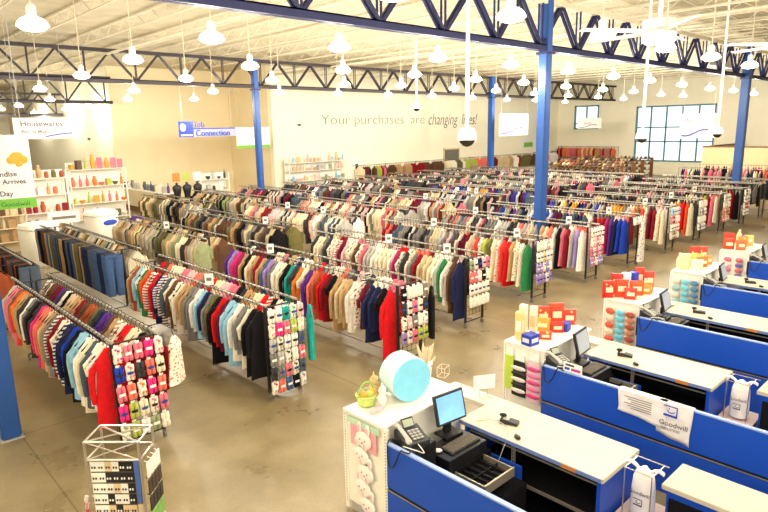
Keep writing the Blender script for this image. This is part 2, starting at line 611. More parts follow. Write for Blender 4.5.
dome_cam(10.55, 8.5, 3.93, .19, 'black camera dome on the thick white pole before the wall lettering')
dome_cam(16.35, 7.2, 3.82, .15, 'black camera dome left of the large window')
dome_cam(20.5, 6.7, 3.86, .15, 'black camera dome in front of the large window')
dome_cam(23.5, 5.95, 3.95, .15, 'black camera dome right of the far blue post')
dome_cam(19.6, 18.6, 5.05, .16, 'small black camera dome above the wall lettering')

# ------------------------------------------------------------------ lettering on the wall
wl = thing('wall_lettering', 'thin grey lettering Your purchases are on the bright cream wall', 'lettering', (23.9, 30.985, 4.55))
inkl = mat('pale grey lettering', (110, 104, 94), rough=.8, var=.02)
for wd, dx in (('Your', 0), ('purchases', 2.72), ('are', 8.1)):
    text('lettering', wd, .92, inkl, wl, (dx, 0, 0), offset=-.020, sx=1.29)
wl2 = thing('script_lettering', 'slanted script lettering changing lives beside the white pole', 'lettering', (33.85, 30.985, 4.45))
for wd, dx in (('changing', 0), ('lives!', 3.85)):
    text('lettering', wd, 1.22, mat('script lettering', (84, 78, 92), rough=.8), wl2, (dx, 0, 0), offset=-.014, shear=.25, sx=.80)

# ------------------------------------------------------------------ garments
C = {'coral red': (222, 70, 62), 'orange red': (226, 82, 40), 'bright red': (214, 28, 34), 'dark red': (140, 24, 36), 'burgundy': (110, 26, 46), 'hot pink': (226, 54, 134), 'rose pink': (222, 118, 136),
     'pale pink': (236, 190, 190), 'coral': (236, 120, 100), 'orange': (228, 128, 54), 'rust': (166, 82, 48), 'tan': (188, 152, 108), 'beige': (212, 190, 152), 'cream': (236, 222, 190), 'mustard': (212, 160, 58),
     'brown': (98, 68, 50), 'olive': (108, 102, 60), 'sage green': (150, 158, 116), 'green': (46, 128, 76), 'lime': (180, 190, 90), 'teal': (36, 160, 150), 'light blue': (150, 196, 220), 'royal blue': (34, 62, 170),
     'navy': (34, 40, 78), 'denim blue': (70, 96, 140), 'purple': (92, 52, 140), 'lavender': (156, 134, 190), 'magenta': (170, 40, 96), 'white': (240, 234, 222), 'light grey': (184, 180, 172), 'grey': (128, 124, 120),
     'charcoal': (62, 60, 62), 'black': (24, 22, 26), 'slate': (80, 92, 108)}
CN = list(C)


def body_rings(L, sw, hw, t, seed, nseg=10, flare=0.0):
    r = random.Random(seed)
    t = t * 1.45
    L = L + .17
    zs = [(-.12, .04, .012), (-.155, .065, .02), (-.22, .125, .022), (-.30, sw - .005, .024), (-.345, sw + .002, .03), (-.42, sw - .03, .034), (-.42 - (L - .42) * .45, hw - .02, .03), (-L + .05, hw + flare * .5, .028), (-L, hw + flare, .03)]
    ph = r.random() * 6
    rings = []
    for k, (z, w, tt) in enumerate(zs):
        ring = []
        q = max(0, (-z - .3)) / max(L - .3, .1)
        for i in range(nseg):
            a = 2 * pi * i / nseg
            x = w * (abs(cos(a)) ** .7) * (1 if cos(a) >= 0 else -1)
            y = t / .03 * tt * sin(a) + q * .011 * sin(x * 26 + ph)
            zz = z - (0.02 * sin(a * 1.5 + ph) if k == len(zs) - 1 else 0) + (.03 * (1 - abs(x) / max(w, .01)) if k in (2, 3) else 0)
            ring.append((x, y, zz))
        rings.append(ring)
    return rings


def sleeve_ring(side, sw, L, seed):
    r = random.Random(seed + 50)
    k = r.uniform(.0, .03)
    pts = [(sw - .04, -.285, .04), (sw + .012, -.36, .05), (sw + .03 + k * .5, -.25 - L * .4, .045), (sw + .02 + k, -.25 - L * .75, .038), (sw + .01 + k, -.25 - L, .036)]
    rings = []
    for x, z, w in pts:
        rings.append([(side * (x + w * cos(a)), .030 * sin(a) + .004, z + (.03 * cos(a) * -1 if z > -.3 else 0)) for a in [2 * pi * i / 8 for i in range(8)]])
    return rings


TOPS = []  # (body mesh, sleeve L, sleeve R, word)
for i, (L, sw, hw, t, sl, m, wd) in enumerate([(.74, .185, .205, .030, .56, fabric, ''), (.84, .19, .215, .033, .58, fabric, ''), (.95, .185, .21, .033, .60, fabric, 'long '), (.70, .18, .195, .028, .24, fabric, 'short-sleeved '),
                                               (.80, .185, .205, .030, .55, fabric_s, 'striped '), (.82, .18, .21, .031, .30, fabric_f, 'patterned '), (1.10, .19, .225, .036, .62, fabric, 'very long ')]):
    TOPS.append((B().loft(body_rings(L, sw, hw, t, i)).mesh('top_body', m, smooth=True), B().loft(sleeve_ring(-1, sw, sl, i)).mesh('sleeve', m, smooth=True), B().loft(sleeve_ring(1, sw, sl, i + 9)).mesh('sleeve', m, smooth=True), wd))
DRESS = [B().loft(body_rings(1.04, .19, .22, .03, 31, flare=.06)).mesh('dress_body', fabric, smooth=True), B().loft(body_rings(1.03, .19, .22, .03, 32, flare=.06)).mesh('dress_body', fabric_f, smooth=True)]


def hanger_mesh(r0=.036):
    b = B()
    # hook round the rail (rail centre at the origin)
    pts = [(r0 * cos(a), 0, r0 * sin(a)) for a in np.linspace(-.5, pi + .9, 9)]
    b.path([Vector(p) for p in pts], .006, 4)
    b.tube(pts[-1], (0, 0, -.07), .005, 4)
    b.tube((0, 0, -.07), (0, 0, -.15), .006, 4)
    b.tube((0, 0, -.12), (-.17, 0, -.268), .009, 4)
    b.tube((0, 0, -.12), (.17, 0, -.268), .009, 4)
    return b.mesh('hanger', hanger_m)


HANG = hanger_mesh()
RZ = 1.55


def make_top(variant, cname, x, y, rz, label, group, sz=1.0, name='long_sleeved_top'):
    bm, s1, s2, wd = TOPS[variant]
    o = put(name, bm, None, (x, y, RZ), (0, 0, rz), C[cname], (1, 1, sz))
    tag(o, label, 'clothing', group)
    put('hanger', HANG, o, scale=(1, 1, 1 / sz))
    put('sleeve', s1, o, color=C[cname])
    put('sleeve', s2, o, color=C[cname])
    return o


NEAR = {0: "bright red*,lavender,slate,cream,white,light blue,purple,royal blue,navy,olive,black,dark red,bright red,tan,beige,coral,hot pink,white,black,charcoal,light grey,mustard,tan,orange,coral red,olive,rose pink,light grey",
        1: "black*,black*,cream,brown,white,light blue,burgundy,bright red,black*,olive,grey,teal,light blue,white,black,charcoal,tan,cream,black,brown,tan,slate,coral,purple,navy,bright red,dark red,orange red,green,cream,light blue,rust,tan",
        2: "bright red*,black,coral,rose pink,burgundy,magenta,tan,beige,cream,black,dark red,bright red,rust,coral,purple,cream,orange,teal,olive,cream,white,rose pink,lavender,denim blue,slate,dark red,tan,black,orange,magenta,hot pink,lavender,purple",
        3: "navy*,light blue,green,white,cream,beige,dark red,tan,beige,burgundy,magenta,white,cream,cream,white,light grey,rose pink,burgundy,white,cream,pale pink,burgundy,rose pink,dark red,white,light grey,cream,beige"}
FARR = {0: "dark red,orange red,cream,bright red,coral red,tan,brown,purple,navy,olive,rust,brown,dark red,tan,beige,black,white,purple,burgundy,brown,cream,tan",
        2: "burgundy,rose pink,white,cream,pale pink,coral,light grey,bright red,tan,white,navy,rose pink,cream,black,burgundy,white",
        3: "rose pink,pale pink,white,burgundy,coral,cream,bright red,pale pink,white,light grey,rose pink,white,dark red,cream",
        1: "teal,bright red,bright red,cream,tan,dark red,rose pink,pale pink,cream,bright red,magenta,coral,pale pink,rose pink,cream,tan,coral,bright red"}
RX = [2.50, 4.80, 7.10, 9.66, 12.25, 14.85, 17.35, 20.1, 22.5, 25.0, 27.4, 30.0, 32.4]
YF = [7.85, 7.80, 7.20, 7.75, 7.8, 7.8, 7.8, 7.8, 7.8, 7.8, 7.8, 7.8, 7.8]
YB = 13.05
SEP = .58
RN = ['nearest', 'second', 'third', 'fourth', 'fifth', 'sixth', 'seventh', 'eighth', 'ninth', 'tenth', 'eleventh', 'twelfth', 'thirteenth']
NIND = 36


def fill_rail(k, side, cols, n, group):
    cols = cols.split(',')
    x = RX[k] + (0 if side == 'near' else SEP)
    y0, y1 = YF[k] + .13, YB - .13
    rr = random.Random(k * 10 + (side == 'far'))
    for i in range(n):
        u = (i + .5) / n
        q = cols[min(int(u * len(cols)), len(cols) - 1)]
        long_ = q.endswith('*')
        c = q.rstrip('*')
        v = rr.choice([0, 0, 0, 1, 1, 1, 1, 2, 2, 2, 3, 0, 1, 2, 4, 5])
        if rr.random() < .22 and not long_:
            c = rr.choice(['black', 'charcoal', 'grey', 'white', 'tan', 'navy', 'brown', 'cream'])
        if long_:
            v = 6
        y = y0 + (y1 - y0) * u
        lab = '%s %stop on %s rail of %s rack, %s from sock panel' % (c, TOPS[v][3], side, RN[k], ordinal(i + 1))
        nm = {3: 'short_sleeved_top', 6: 'long_coat'}.get(v, 'long_sleeved_top')
        make_top(v, c, x, y, rr.uniform(-.13, .13), lab, group, rr.uniform(.92, 1.12), nm)


for k in range(4):
    fill_rail(k, 'near', NEAR[k], NIND, 'tops hanging on the %s clothes rack' % RN[k])
for k in range(4):
    fill_rail(k, 'far', FARR[k], 36, 'tops hanging on the far rail of the %s clothes rack' % RN[k])

# ------------------------------------------------------------------ clothes racks
def rack_meshes(Lr, front):
    d = {}
    d['rail'] = B().tube((0, 0, RZ), (0, Lr, RZ), .022, 8).mesh('rail', railm, smooth=True)
    up = B()
    up.box(-.02, .02, -.02, .02, .12, RZ - .02)
    d['upright'] = up.mesh('upright', darkmet)
    d['cross_bar'] = B().tube((0, 0, 0), (SEP, 0, 0), .013, 6).mesh('cross_bar', darkmet)
    d['base_rail'] = B().box(-.012, .012, .03, Lr - .4, .12, .145).mesh('base_rail', railm)
    d['caster'] = B().tube((-.014, 0, .045), (.014, 0, .045), .043, 12).box(-.02, .02, -.015, .015, .08, .12).mesh('caster', [rubber])
    g = B()
    for zz in np.arange(.3, 1.5, .1):
        g.tube((-.06, 0, zz), (SEP + .06, 0, zz), .004, 4)
    for xx in np.linspace(-.06, SEP + .06, 7):
        g.tube((xx, .008, .28), (xx, .008, 1.5), .004, 4)
    d['grid_panel'] = g.mesh('grid_panel', darkmet)
    return d


RM = {}


def rack(x, y0, y1, lab, panel, sub=True):
    Lr = round(y1 - y0, 2)
    if Lr not in RM:
        RM[Lr] = rack_meshes(Lr, 1)
    d = RM[Lr]
    t = thing('clothes_rack', lab, 'clothes rack', (x, y0, 0), group='double rail clothes racks')
    for dx in (0, SEP):
        put('rail', d['rail'], t, (dx, 0, 0))
        for yy in ((.03, Lr - .45) if panel else (.45, Lr - .45)):
            put('caster', d['caster'], t, (dx, yy, 0))
    put('base_rail', d['base_rail'], t, (SEP / 2, 0, 0))
    for yy in ((.03, Lr - .45) if panel else (.45, Lr - .45)):
        put('cross_bar', d['cross_bar'], t, (0, yy, RZ - .03))
        put('cross_bar', d['cross_bar'], t, (0, yy, .13))
        if yy == .03:
            put('upright', d['upright'], t, (0, yy, 0))
            put('upright', d['upright'], t, (SEP, yy, 0))
        else:
            put('upright', d['upright'], t, (SEP / 2, yy, 0))
    if panel:
        put('grid_panel', d['grid_panel'], t, (0, -.03, 0))
    return t


for k, x in enumerate(RX):
    rack(x, YF[k], YB, 'chrome double-rail clothes rack, %s along the aisle facing the tills' % RN[k], True)
BX = [4.80, 7.05, 9.4, 11.9, 14.3, 16.9, 19.5, 22.1, 24.7, 27.3, 29.9, 32.5]
rack(2.52, 14.2, 20.3, 'double-rail rack of dark trousers behind the nearest rack', False)
for k, x in enumerate(BX):
    rack(x, 14.05, 20.25, 'double-rail clothes rack, %s in the second block of racks' % ordinal(k + 1), False)
CX = [10.6, 13.0, 15.5, 18.1, 20.7, 23.3, 25.9, 28.5, 31.1, 33.7]
for k, x in enumerate(CX):
    rack(x, 21.3, 27.0, 'double-rail clothes rack, %s in the block before the lettered wall' % ordinal(k + 1), False)

# trousers on the second-block rack behind the nearest racks
def trousers_mesh(seed, m):
    r = random.Random(seed)
    b = B()
    n = 10
    L = 1.0
    ph = r.random() * 6
    for s in (-1, 1):
        rings = []
        for z, w, c in ((-.1, .095, .095), (-.2, .10, .10), (-.36, .098, .105), (-.65, .085, .10), (-.98, .08, .10), (-1.06, .08, .10)):
            rings.append([(s * c + w * (abs(cos(a)) ** .7) * (1 if cos(a) >= 0 else -1), .03 * sin(a) + .006 * sin(z * 9 + ph), z) for a in [2 * pi * i / n for i in range(n)]])
        b.loft(rings)
    return b.mesh('trousers_body', m, smooth=True)


TR = [trousers_mesh(i, fabric) for i in range(3)]
WB = B().loft([[(.2 * (abs(cos(a)) ** .6) * (1 if cos(a) >= 0 else -1), .034 * sin(a), z) for a in [2 * pi * i / 12 for i in range(12)]] for z in (-.14, -.095)]).mesh('waistband', fabric)
HCLIP = B().path([Vector((.032 * cos(a), 0, .032 * sin(a))) for a in np.linspace(-.5, pi + .9, 9)], .004, 4).tube((.032 * cos(pi + .9), 0, .032 * sin(pi + .9)), (0, 0, -.06), .004, 4).tube((-.17, 0, -.065), (.17, 0, -.065), .006, 4).box(-.17, -.15, -.012, .012, -.11, -.06).box(.15, .17, -.012, .012, -.11, -.06).mesh('hanger', hanger_m)


def trousers(x, y, rz, cname, label, group):
    o = put('trousers', random.choice(TR), None, (x, y, RZ), (0, 0, rz), C[cname])
    tag(o, label, 'trousers', group)
    put('waistband', WB, o, color=C[cname])
    put('hanger', HCLIP, o)
    return o


tc_ = "denim blue,navy,denim blue,slate,navy,charcoal,olive,denim blue,navy,black,tan,charcoal,slate,olive,tan,brown,black,tan".split(',')
for i in range(56):
    u = (i + .5) / 56
    cname = tc_[int(u * len(tc_))] if random.random() < .7 else random.choice(['tan', 'black', 'slate', 'denim blue', 'navy', 'light grey'])
    trousers(4.80, 14.2 + 5.95 * u, random.uniform(-.08, .08), cname, '%s trousers on the near rail behind the second rack, %s from the aisle' % (cname, ordinal(i + 1)), 'trousers on the second-block rack')
for i in range(40):
    u = (i + .5) / 40
    cname = random.choice(['black', 'charcoal', 'black', 'brown', 'slate', 'rust'])
    trousers(2.52 + SEP, 14.35 + 5.85 * u, random.uniform(-.12, .12), cname, '%s trousers on the rack behind the nearest rack, %s from the aisle' % (cname, ordinal(i + 1)), 'trousers behind the nearest rack')

# dresses hanging at the front ends of the next racks
used_front = {}
def front_dresses(k, items):
    for side, lst in items.items():
        x = RX[k] + (0 if side == 'near' else SEP)
        for i, (c, v) in enumerate(lst):
            y = YF[k] + .18 + i * .135
            o = put('long_dress', DRESS[v], None, (x, y, RZ), (0, 0, random.uniform(-.1, .1)), C[c], (1, 1, random.uniform(.85, 1.05)))
            tag(o, '%s %sdress on the %s rail of %s rack, %s from sock panel' % (c, 'flowered ' if v else '', side, RN[k], ordinal(i + 1)), 'dress', 'dresses at the rack fronts')
            put('hanger', HANG, o, scale=(1, 1, 1 / o.scale.z))
        used_front[(k, side)] = YF[k] + .2 + len(lst) * .135


front_dresses(4, {'near': [('green', 0), ('cream', 1), ('orange', 1), ('tan', 0), ('bright red', 0), ('coral red', 0), ('coral', 1), ('cream', 0), ('olive', 0), ('lime', 0), ('rose pink', 1), ('coral red', 0)]})
front_dresses(5, {'near': [('white', 0), ('lavender', 0), ('light grey', 0), ('dark red', 0), ('rose pink', 0), ('black', 0), ('white', 0), ('coral', 0), ('cream', 0), ('tan', 0)]})
front_dresses(6, {'near': [('royal blue', 0), ('royal blue', 0), ('navy', 0), ('purple', 0), ('magenta', 0), ('dark red', 0), ('bright red', 0), ('burgundy', 0), ('white', 0)]})
front_dresses(7, {'near': [('cream', 0), ('tan', 1), ('dark red', 0), ('burgundy', 0), ('orange red', 1), ('coral red', 0), ('olive', 0), ('coral', 0)]})
front_dresses(8, {'near': [('cream', 0), ('orange red', 0), ('bright red', 0), ('orange', 0), ('tan', 0), ('white', 0)]})
front_dresses(9, {'near': [('cream', 1), ('rose pink', 0), ('dark red', 0), ('lime', 0), ('tan', 0)]})
front_dresses(10, {'near': [('black', 0), ('dark red', 0), ('coral red', 0), ('tan', 0)]})

# everything further back that nobody could count: one mass of hanging clothes
tv, tf = [], []
def low_template():
    b = B()
    rings = []
    for z, w, t in ((-.12, .04, .012), (-.21, .125, .02), (-.29, .20, .030), (-.36, .19, .032), (-.7, .22, .03), (-1.0, .225, .03)):
        rings.append([(w, 0, z), (w * .6, t, z + (.03 if z > -.28 else 0)), (-w * .6, t, z + (.03 if z > -.28 else 0)), (-w, 0, z), (-w * .6, -t, z + (.03 if z > -.28 else 0)), (w * .6, -t, z + (.03 if z > -.28 else 0))])
    b.loft(rings, cap=False)
    for s in (-1, 1):
        rr = []
        for x, z, w in ((.19, -.24, .04), (.235, -.35, .045), (.245, -.68, .035)):
            rr.append([(s * (x + w), 0, z), (s * x, .02, z), (s * (x - w), 0, z), (s * x, -.02, z)])
        b.loft(rr, cap=False)
    nb = len(b.f)
    b.tube((.044, 0, 0), (0, 0, .044), .006, 3, cap=False).tube((0, 0, .044), (-.044, 0, 0), .006, 3, cap=False).tube((-.044, 0, 0), (0, 0, -.13), .006, 3, cap=False)
    return np.array(b.v), b.f, nb


TV, TF, NB = low_template()
MV, MFi, MC = [], [], []


def mass(x, y, z, rz, col, sz=1.0, swx=1.0, thick=1.0):
    v = TV * np.array([swx, thick, 1.0])
    v = v.copy()
    v[:, 2] = np.where(v[:, 2] < -.25, -.25 + (v[:, 2] + .25) * sz, v[:, 2])
    c, s = cos(rz), sin(rz)
    w = np.stack([v[:, 0] * c - v[:, 1] * s + x, v[:, 0] * s + v[:, 1] * c + y, v[:, 2] + z], 1)
    o = sum(len(q) for q in MV[-1:]) and mass.n
    MV.append(w)
    for i, f in enumerate(TF):
        MFi.append(tuple(mass.n + j for j in f))
        MC.append((col if i < NB else (44, 40, 38), len(f)))
    mass.n += len(w)


mass.n = 0
PAL_MIX = ['white', 'cream', 'light grey', 'grey', 'beige', 'tan', 'rose pink', 'coral', 'burgundy', 'dark red', 'navy', 'black', 'charcoal', 'pale pink', 'cream', 'white', 'slate', 'grey', 'brown', 'charcoal', 'light grey']
PAL_FAR = ['light grey', 'charcoal', 'grey', 'charcoal', 'cream', 'black', 'brown', 'black', 'charcoal', 'olive', 'grey', 'brown', 'light grey', 'slate', 'rose pink', 'burgundy', 'beige', 'white', 'charcoal', 'tan', 'pale pink', 'navy']  # weighted dark, partly standing in for the shadow under the far rails
PAL_DARK = ['brown', 'olive', 'charcoal', 'tan', 'black', 'grey', 'slate', 'brown', 'beige', 'light grey', 'olive', 'charcoal']
PAL_TAN = ['tan', 'olive', 'beige', 'cream', 'brown', 'grey', 'black', 'light grey', 'tan', 'brown', 'charcoal', 'sage green', 'beige']
PAL_COOL = ['navy', 'royal blue', 'purple', 'white', 'grey', 'black', 'light grey', 'mustard', 'burgundy', 'slate']


def run(x, y0, y1, n, pal, gaps=0.0, sz=(.75, 1.1), seed=0, z=RZ):
    r = random.Random(seed)
    i = 0
    cur = r.choice(pal)
    for i in range(n):
        if r.random() < .8:
            cur = r.choice(pal)
        if r.random() < gaps:
            continue
        y = y0 + (y1 - y0) * (i + .5) / n
        j = r.uniform(.88, 1.08)
        col = tuple(min(255, q * j) for q in C[cur])
        mass(x, y, z, r.uniform(-.16, .16), col, r.uniform(*sz), r.uniform(.92, 1.05), r.uniform(.8, 1.4))


# far rails of the third and fourth racks, then all of the fifth rack onwards
for k in range(4, 13):
    for side, dx in (('near', 0), ('far', SEP)):
        y0 = used_front.get((k, side), YF[k] + .2)
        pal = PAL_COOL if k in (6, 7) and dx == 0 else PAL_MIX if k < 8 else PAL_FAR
        run(RX[k] + dx, y0, YB - .2, int((YB - y0) / .12), pal, seed=10 + k * 2 + (dx > 0))
for k, x in enumerate(BX):
    for dx in (0, SEP):
        if k == 0 and dx == 0:
            continue
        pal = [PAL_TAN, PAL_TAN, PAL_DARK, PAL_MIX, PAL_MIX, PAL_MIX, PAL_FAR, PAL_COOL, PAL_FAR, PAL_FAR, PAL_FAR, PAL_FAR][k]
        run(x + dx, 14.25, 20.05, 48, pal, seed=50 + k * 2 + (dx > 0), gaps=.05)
for k, x in enumerate(CX):
    for dx in (0, SEP):
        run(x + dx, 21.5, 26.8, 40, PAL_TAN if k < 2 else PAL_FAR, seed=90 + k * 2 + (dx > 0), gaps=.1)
run(2.52, 14.35, 20.2, 48, ['rust', 'brown', 'black', 'charcoal'], seed=200)
# rail of clothes along the lettered wall (garments face along the wall)
r = random.Random(5)
cur = 'cream'
for i in range(150):
    xx = 26.5 + i * .165
    if i % 9 in (7, 8):
        continue
    if r.random() < .3:
        cur = r.choice(['dark red', 'cream', 'rose pink', 'brown', 'beige', 'tan', 'lime', 'charcoal', 'coral', 'white', 'olive'])
    mass(xx, 30.55, 1.85 + .0 * i, pi / 2 + r.uniform(-.2, .2), C[cur], 1.1, 1.0, 1.6)
# pink and red clothes along the right wall
for i in range(40):
    mass(51.4, 25.0 + i * .14, 2.3, r.uniform(-.2, .2), C[r.choice(['coral', 'rose pink', 'dark red', 'cream', 'tan', 'orange'])], .9, 1, 1.4)
    mass(51.4, 25.0 + i * .14, 1.3, r.uniform(-.2, .2), C[r.choice(['coral', 'rose pink', 'dark red', 'cream', 'brown', 'white'])], .9, 1, 1.4)
# clothes by the fitting rooms
for i in range(50):
    mass(42.0 + r.uniform(-.1, .1), 7.0 + i * .15, 1.6, r.uniform(-.2, .2), C[r.choice(['black', 'dark red', 'white', 'magenta', 'hot pink', 'charcoal', 'orange', 'cream', 'olive'])], 1.0, 1, 1.3)
    mass(38.5 + r.uniform(-.1, .1), 8.0 + i * .13, 1.6, r.uniform(-.2, .2), C[r.choice(['black', 'white', 'rose pink', 'charcoal', 'light grey', 'orange', 'cream', 'navy'])], 1.0, 1, 1.3)
me = bpy.data.meshes.new('hanging_clothes')
me.from_pydata(np.concatenate(MV).tolist(), [], MFi)
me.materials.append(fabric_m)
ca = me.color_attributes.new('Col', 'BYTE_COLOR', 'CORNER')
arr = np.empty((len(me.loops), 4), np.float32)
arr[:, 3] = 1
srgb = np.repeat(np.array([c for c, n in MC], np.float32) / 255, [n for c, n in MC], axis=0)
arr[:, :3] = np.where(srgb <= .04045, srgb / 12.92, ((srgb + .055) / 1.055) ** 2.4)
ca.data.foreach_set('color', arr.ravel())
me.update()
hc = put('hanging_clothes', me)
tag(hc, 'dense mass of assorted clothes hanging on all the racks further back', 'clothing', kind='stuff')
for (x, y0, y1, lab) in ((42.0, 6.9, 14.6, 'wall-side clothes rail before the fitting room partition'), (38.5, 7.9, 14.6, 'single clothes rail left of the fitting room partition')):
    t = thing('clothes_rail', lab, 'clothes rail', (x, y0, 0))
    put('rail', B().tube((0, 0, 1.6), (0, y1 - y0, 1.6), .02, 8).mesh('rail', railm), t)
    for yy in (0.02, y1 - y0 - .02):
        put('upright', B().box(-.02, .02, -.02, .02, 0, 1.6).box(-.3, .3, -.02, .02, 0, .04).translate if False else B().box(-.02, .02, -.02, .02, .02, 1.58).box(-.3, .3, -.02, .02, 0.001, .04).mesh('upright', railm), t, (0, yy, 0))
t = thing('wall_clothes_rail', 'long clothes rail along the foot of the lettered wall', 'clothes rail', (26.3, 30.55, 0))
put('rail', B().tube((0, 0, 1.85), (25, 0, 1.85), .02, 8).mesh('rail', railm), t)
for i in range(9):
    put('bracket', B().box(-.02, .02, 0, .44, 1.84, 1.88).box(-.02, .02, .40, .44, 0, 1.88).mesh('bracket', railm), t, (i * 3.1, 0, 0))
t = thing('wall_clothes_rail', 'two tier clothes rail on the wall beside the square window', 'clothes rail', (51.4, 24.9, 0))
for z in (1.3, 2.3):
    put('rail', B().tube((0, 0, z), (0, 5.7, z), .02, 8).mesh('rail', railm), t)
for i in range(3):
    put('bracket', B().box(0, .58, -.02, .02, 1.28, 1.31).box(0, .58, -.02, .02, 2.28, 2.31).box(.55, .59, -.02, .02, 0, 2.35).mesh('bracket', railm), t, (0, i * 2.8, 0))

# size cards hung on the rails
cd = B().box(-.075, .075, -.004, .004, -.074, .13)
card_me = cd.mesh('card', cardw)
mark_me = B().box(-.045, .045, -.006, -.0045, .0, .06).mesh('size_mark', ink)
for i, (x, y, lab) in enumerate([(RX[1] + .0, 9.6, 'second rack'), (RX[2], 11.2, 'third rack'), (RX[3], 10.1, 'fourth rack'), (RX[3], 8.3, 'fourth rack near its sock panel'), (RX[4], 8.3, 'fifth rack front'),
                                 (RX[5], 8.4, 'sixth rack'), (RX[6], 8.5, 'seventh rack'), (RX[7], 8.6, 'eighth rack'), (RX[8], 8.7, 'ninth rack'), (RX[9], 8.8, 'tenth rack'),
                                 (RX[4], 11.0, 'fifth rack middle'), (RX[5], 11.6, 'sixth rack back'), (BX[2], 15.0, 'third rack of the second block'), (BX[3], 15.5, 'fourth rack of the second block'), (BX[3], 17.5, 'fourth second-block rack further back'),
                                 (BX[5], 15.6, 'sixth rack of the second block'), (BX[6], 15.2, 'seventh rack of the second block'), (BX[8], 16, 'ninth rack of the second block'), (BX[1], 16.4, 'second rack of the second block')]):
    o = put('hanging_size_card', card_me, None, (x - .0, y, RZ + .10), (0, 0, -.75))
    tag(o, 'small white size card on the %s' % lab, 'size card', 'white size cards on the rails')
    put('size_mark', mark_me, o)

# ------------------------------------------------------------------ sock packs on the rack ends
def sock_mesh():
    b = B()
    n = 10
    for s in (-1, 1):
        rings = []
        for z, w, t in ((-.12, .022, .012), (-.11, .03, .02), (-.05, .034, .026), (-.005, .024, .020), (.05, .033, .026), (.105, .032, .022), (.12, .024, .012)):
            rings.append([(s * .033 + w * cos(a), t * sin(a) - .004, z) for a in [2 * pi * i / n for i in range(n)]])
        b.loft(rings)
    return b.mesh('sock_pair', fabric, smooth=True)


SOCK = sock_mesh()
SOCKF = SOCK.copy()
SOCKF.materials.clear()
SOCKF.materials.append(fabric_f)
BAND = B().loft([[(.052 * (abs(cos(a)) ** .5) * (1 if cos(a) >= 0 else -1), .030 * sin(a) - .004, z) for a in [2 * pi * i / 14 for i in range(14)]] for z in (-.022, .022)], cap=False).mesh('paper_band', paint)
HTAB = B().box(-.03, .03, .008, .012, .1, .15).tube((0, .012, .14), (0, .05, .145), .004, 4).mesh('hang_tab', cardw)
ROWS = {0: [('hot pink', 'rose pink', 'rose pink', 'hot pink', 'rose pink'), ('royal blue', 'rose pink', 'charcoal', 'coral', 'cream'), ('rose pink', 'coral', 'orange', 'hot pink', 'coral'), ('hot pink', 'lime', 'cream', 'rose pink', 'rose pink'), ('sage green', 'lime', 'white', 'sage green', 'white')],
        1: [('white', 'white', 'teal', 'teal', 'pale pink'), ('rose pink', 'hot pink', 'rose pink', 'lime', 'beige'), ('light grey', 'grey', 'white', 'white', 'slate'), ('grey', 'light grey', 'black', 'white', 'rose pink'), ('charcoal', 'grey', 'rose pink', 'charcoal', 'slate'), ('magenta', 'coral', 'denim blue', 'black', 'lavender')],
        2: [('black', 'white', 'white', 'white', 'grey'), ('charcoal', 'white', 'rose pink', 'pale pink', 'charcoal'), ('black', 'pale pink', 'grey', 'white', 'slate'), ('lavender', 'coral', 'rose pink', 'lime', 'lime')],
        3: [('sage green', 'white', 'navy', 'pale pink', 'rose pink'), ('coral', 'rose pink', 'pale pink', 'black', 'white'), ('white',) * 5, ('white',) * 5],
        4: [('white', 'cream', 'white', 'light grey', 'white'), ('white', 'cream', 'beige', 'white', 'white'), ('lavender', 'lavender', 'magenta', 'lavender', 'white'), ('lavender',) * 5],
        5: [('cream', 'white', 'white', 'beige', 'white'), ('rose pink', 'pale pink', 'rose pink', 'pale pink', 'white'), ('rose pink', 'magenta', 'rose pink', 'pale pink', 'rose pink'), ('lavender', 'rose pink', 'magenta', 'lavender', 'lavender')],
        6: [('white', 'light grey', 'white', 'white', 'cream')], 7: [('light blue', 'light blue', 'white', 'white', 'light blue'), ('rose pink', 'dark red', 'rose pink', 'white', 'white'), ('white',) * 5, ('beige', 'tan', 'grey', 'beige', 'white')],
        8: [('rose pink', 'white', 'pale pink', 'white', 'white'), ('light grey', 'white', 'grey', 'white', 'white'), ('white',) * 5, ('white', 'grey', 'white', 'light grey', 'white')],
        9: [('white', 'beige', 'white', 'cream', 'white'), ('grey', 'white', 'light grey', 'white', 'white'), ('orange', 'beige', 'tan', 'coral', 'beige'), ('rose pink', 'tan', 'beige', 'coral', 'beige')],
        10: [('white', 'black', 'white', 'white', 'white'), ('white', 'cream', 'white', 'white', 'white'), ('rose pink', 'magenta', 'rose pink', 'magenta', 'rose pink'), ('white', 'rose pink', 'white', 'white', 'white')]}
bandc = [('white', (240, 236, 226)), ('black', (30, 28, 30)), ('white', (240, 236, 226)), ('blue', (40, 60, 150))]
for k, rows in ROWS.items():
    nr = len(rows)
    w = .14
    for ri, row in enumerate(rows):
        zz = 1.40 - ri * (.235 if nr >= 6 else .27)
        for ci, c in enumerate(row):
            x = RX[k] - .05 + (SEP + .10) * (ci + .5) / 5
            y = YF[k] - .105
            o = put('sock_pack', SOCKF if (ri * 3 + ci + k) % 4 == 0 else SOCK, None, (x, y, zz), (radians(-4), random.uniform(-.08, .08), 0), C[c], (.90, 1.25, .88))
            tag(o, '%s sock pack, %s from left in %s on the %s rack panel' % (c, ordinal(ci + 1), ['top row', 'second row', 'third row', 'fourth row', 'fifth row', 'sixth row'][ri], RN[k]), 'socks', 'sock packs on the %s rack panel' % RN[k])
            bn, bc = bandc[(ri + ci * 2 + k) % 4]
            put('paper_band', BAND, o, color=bc)
            put('hang_tab', HTAB, o)

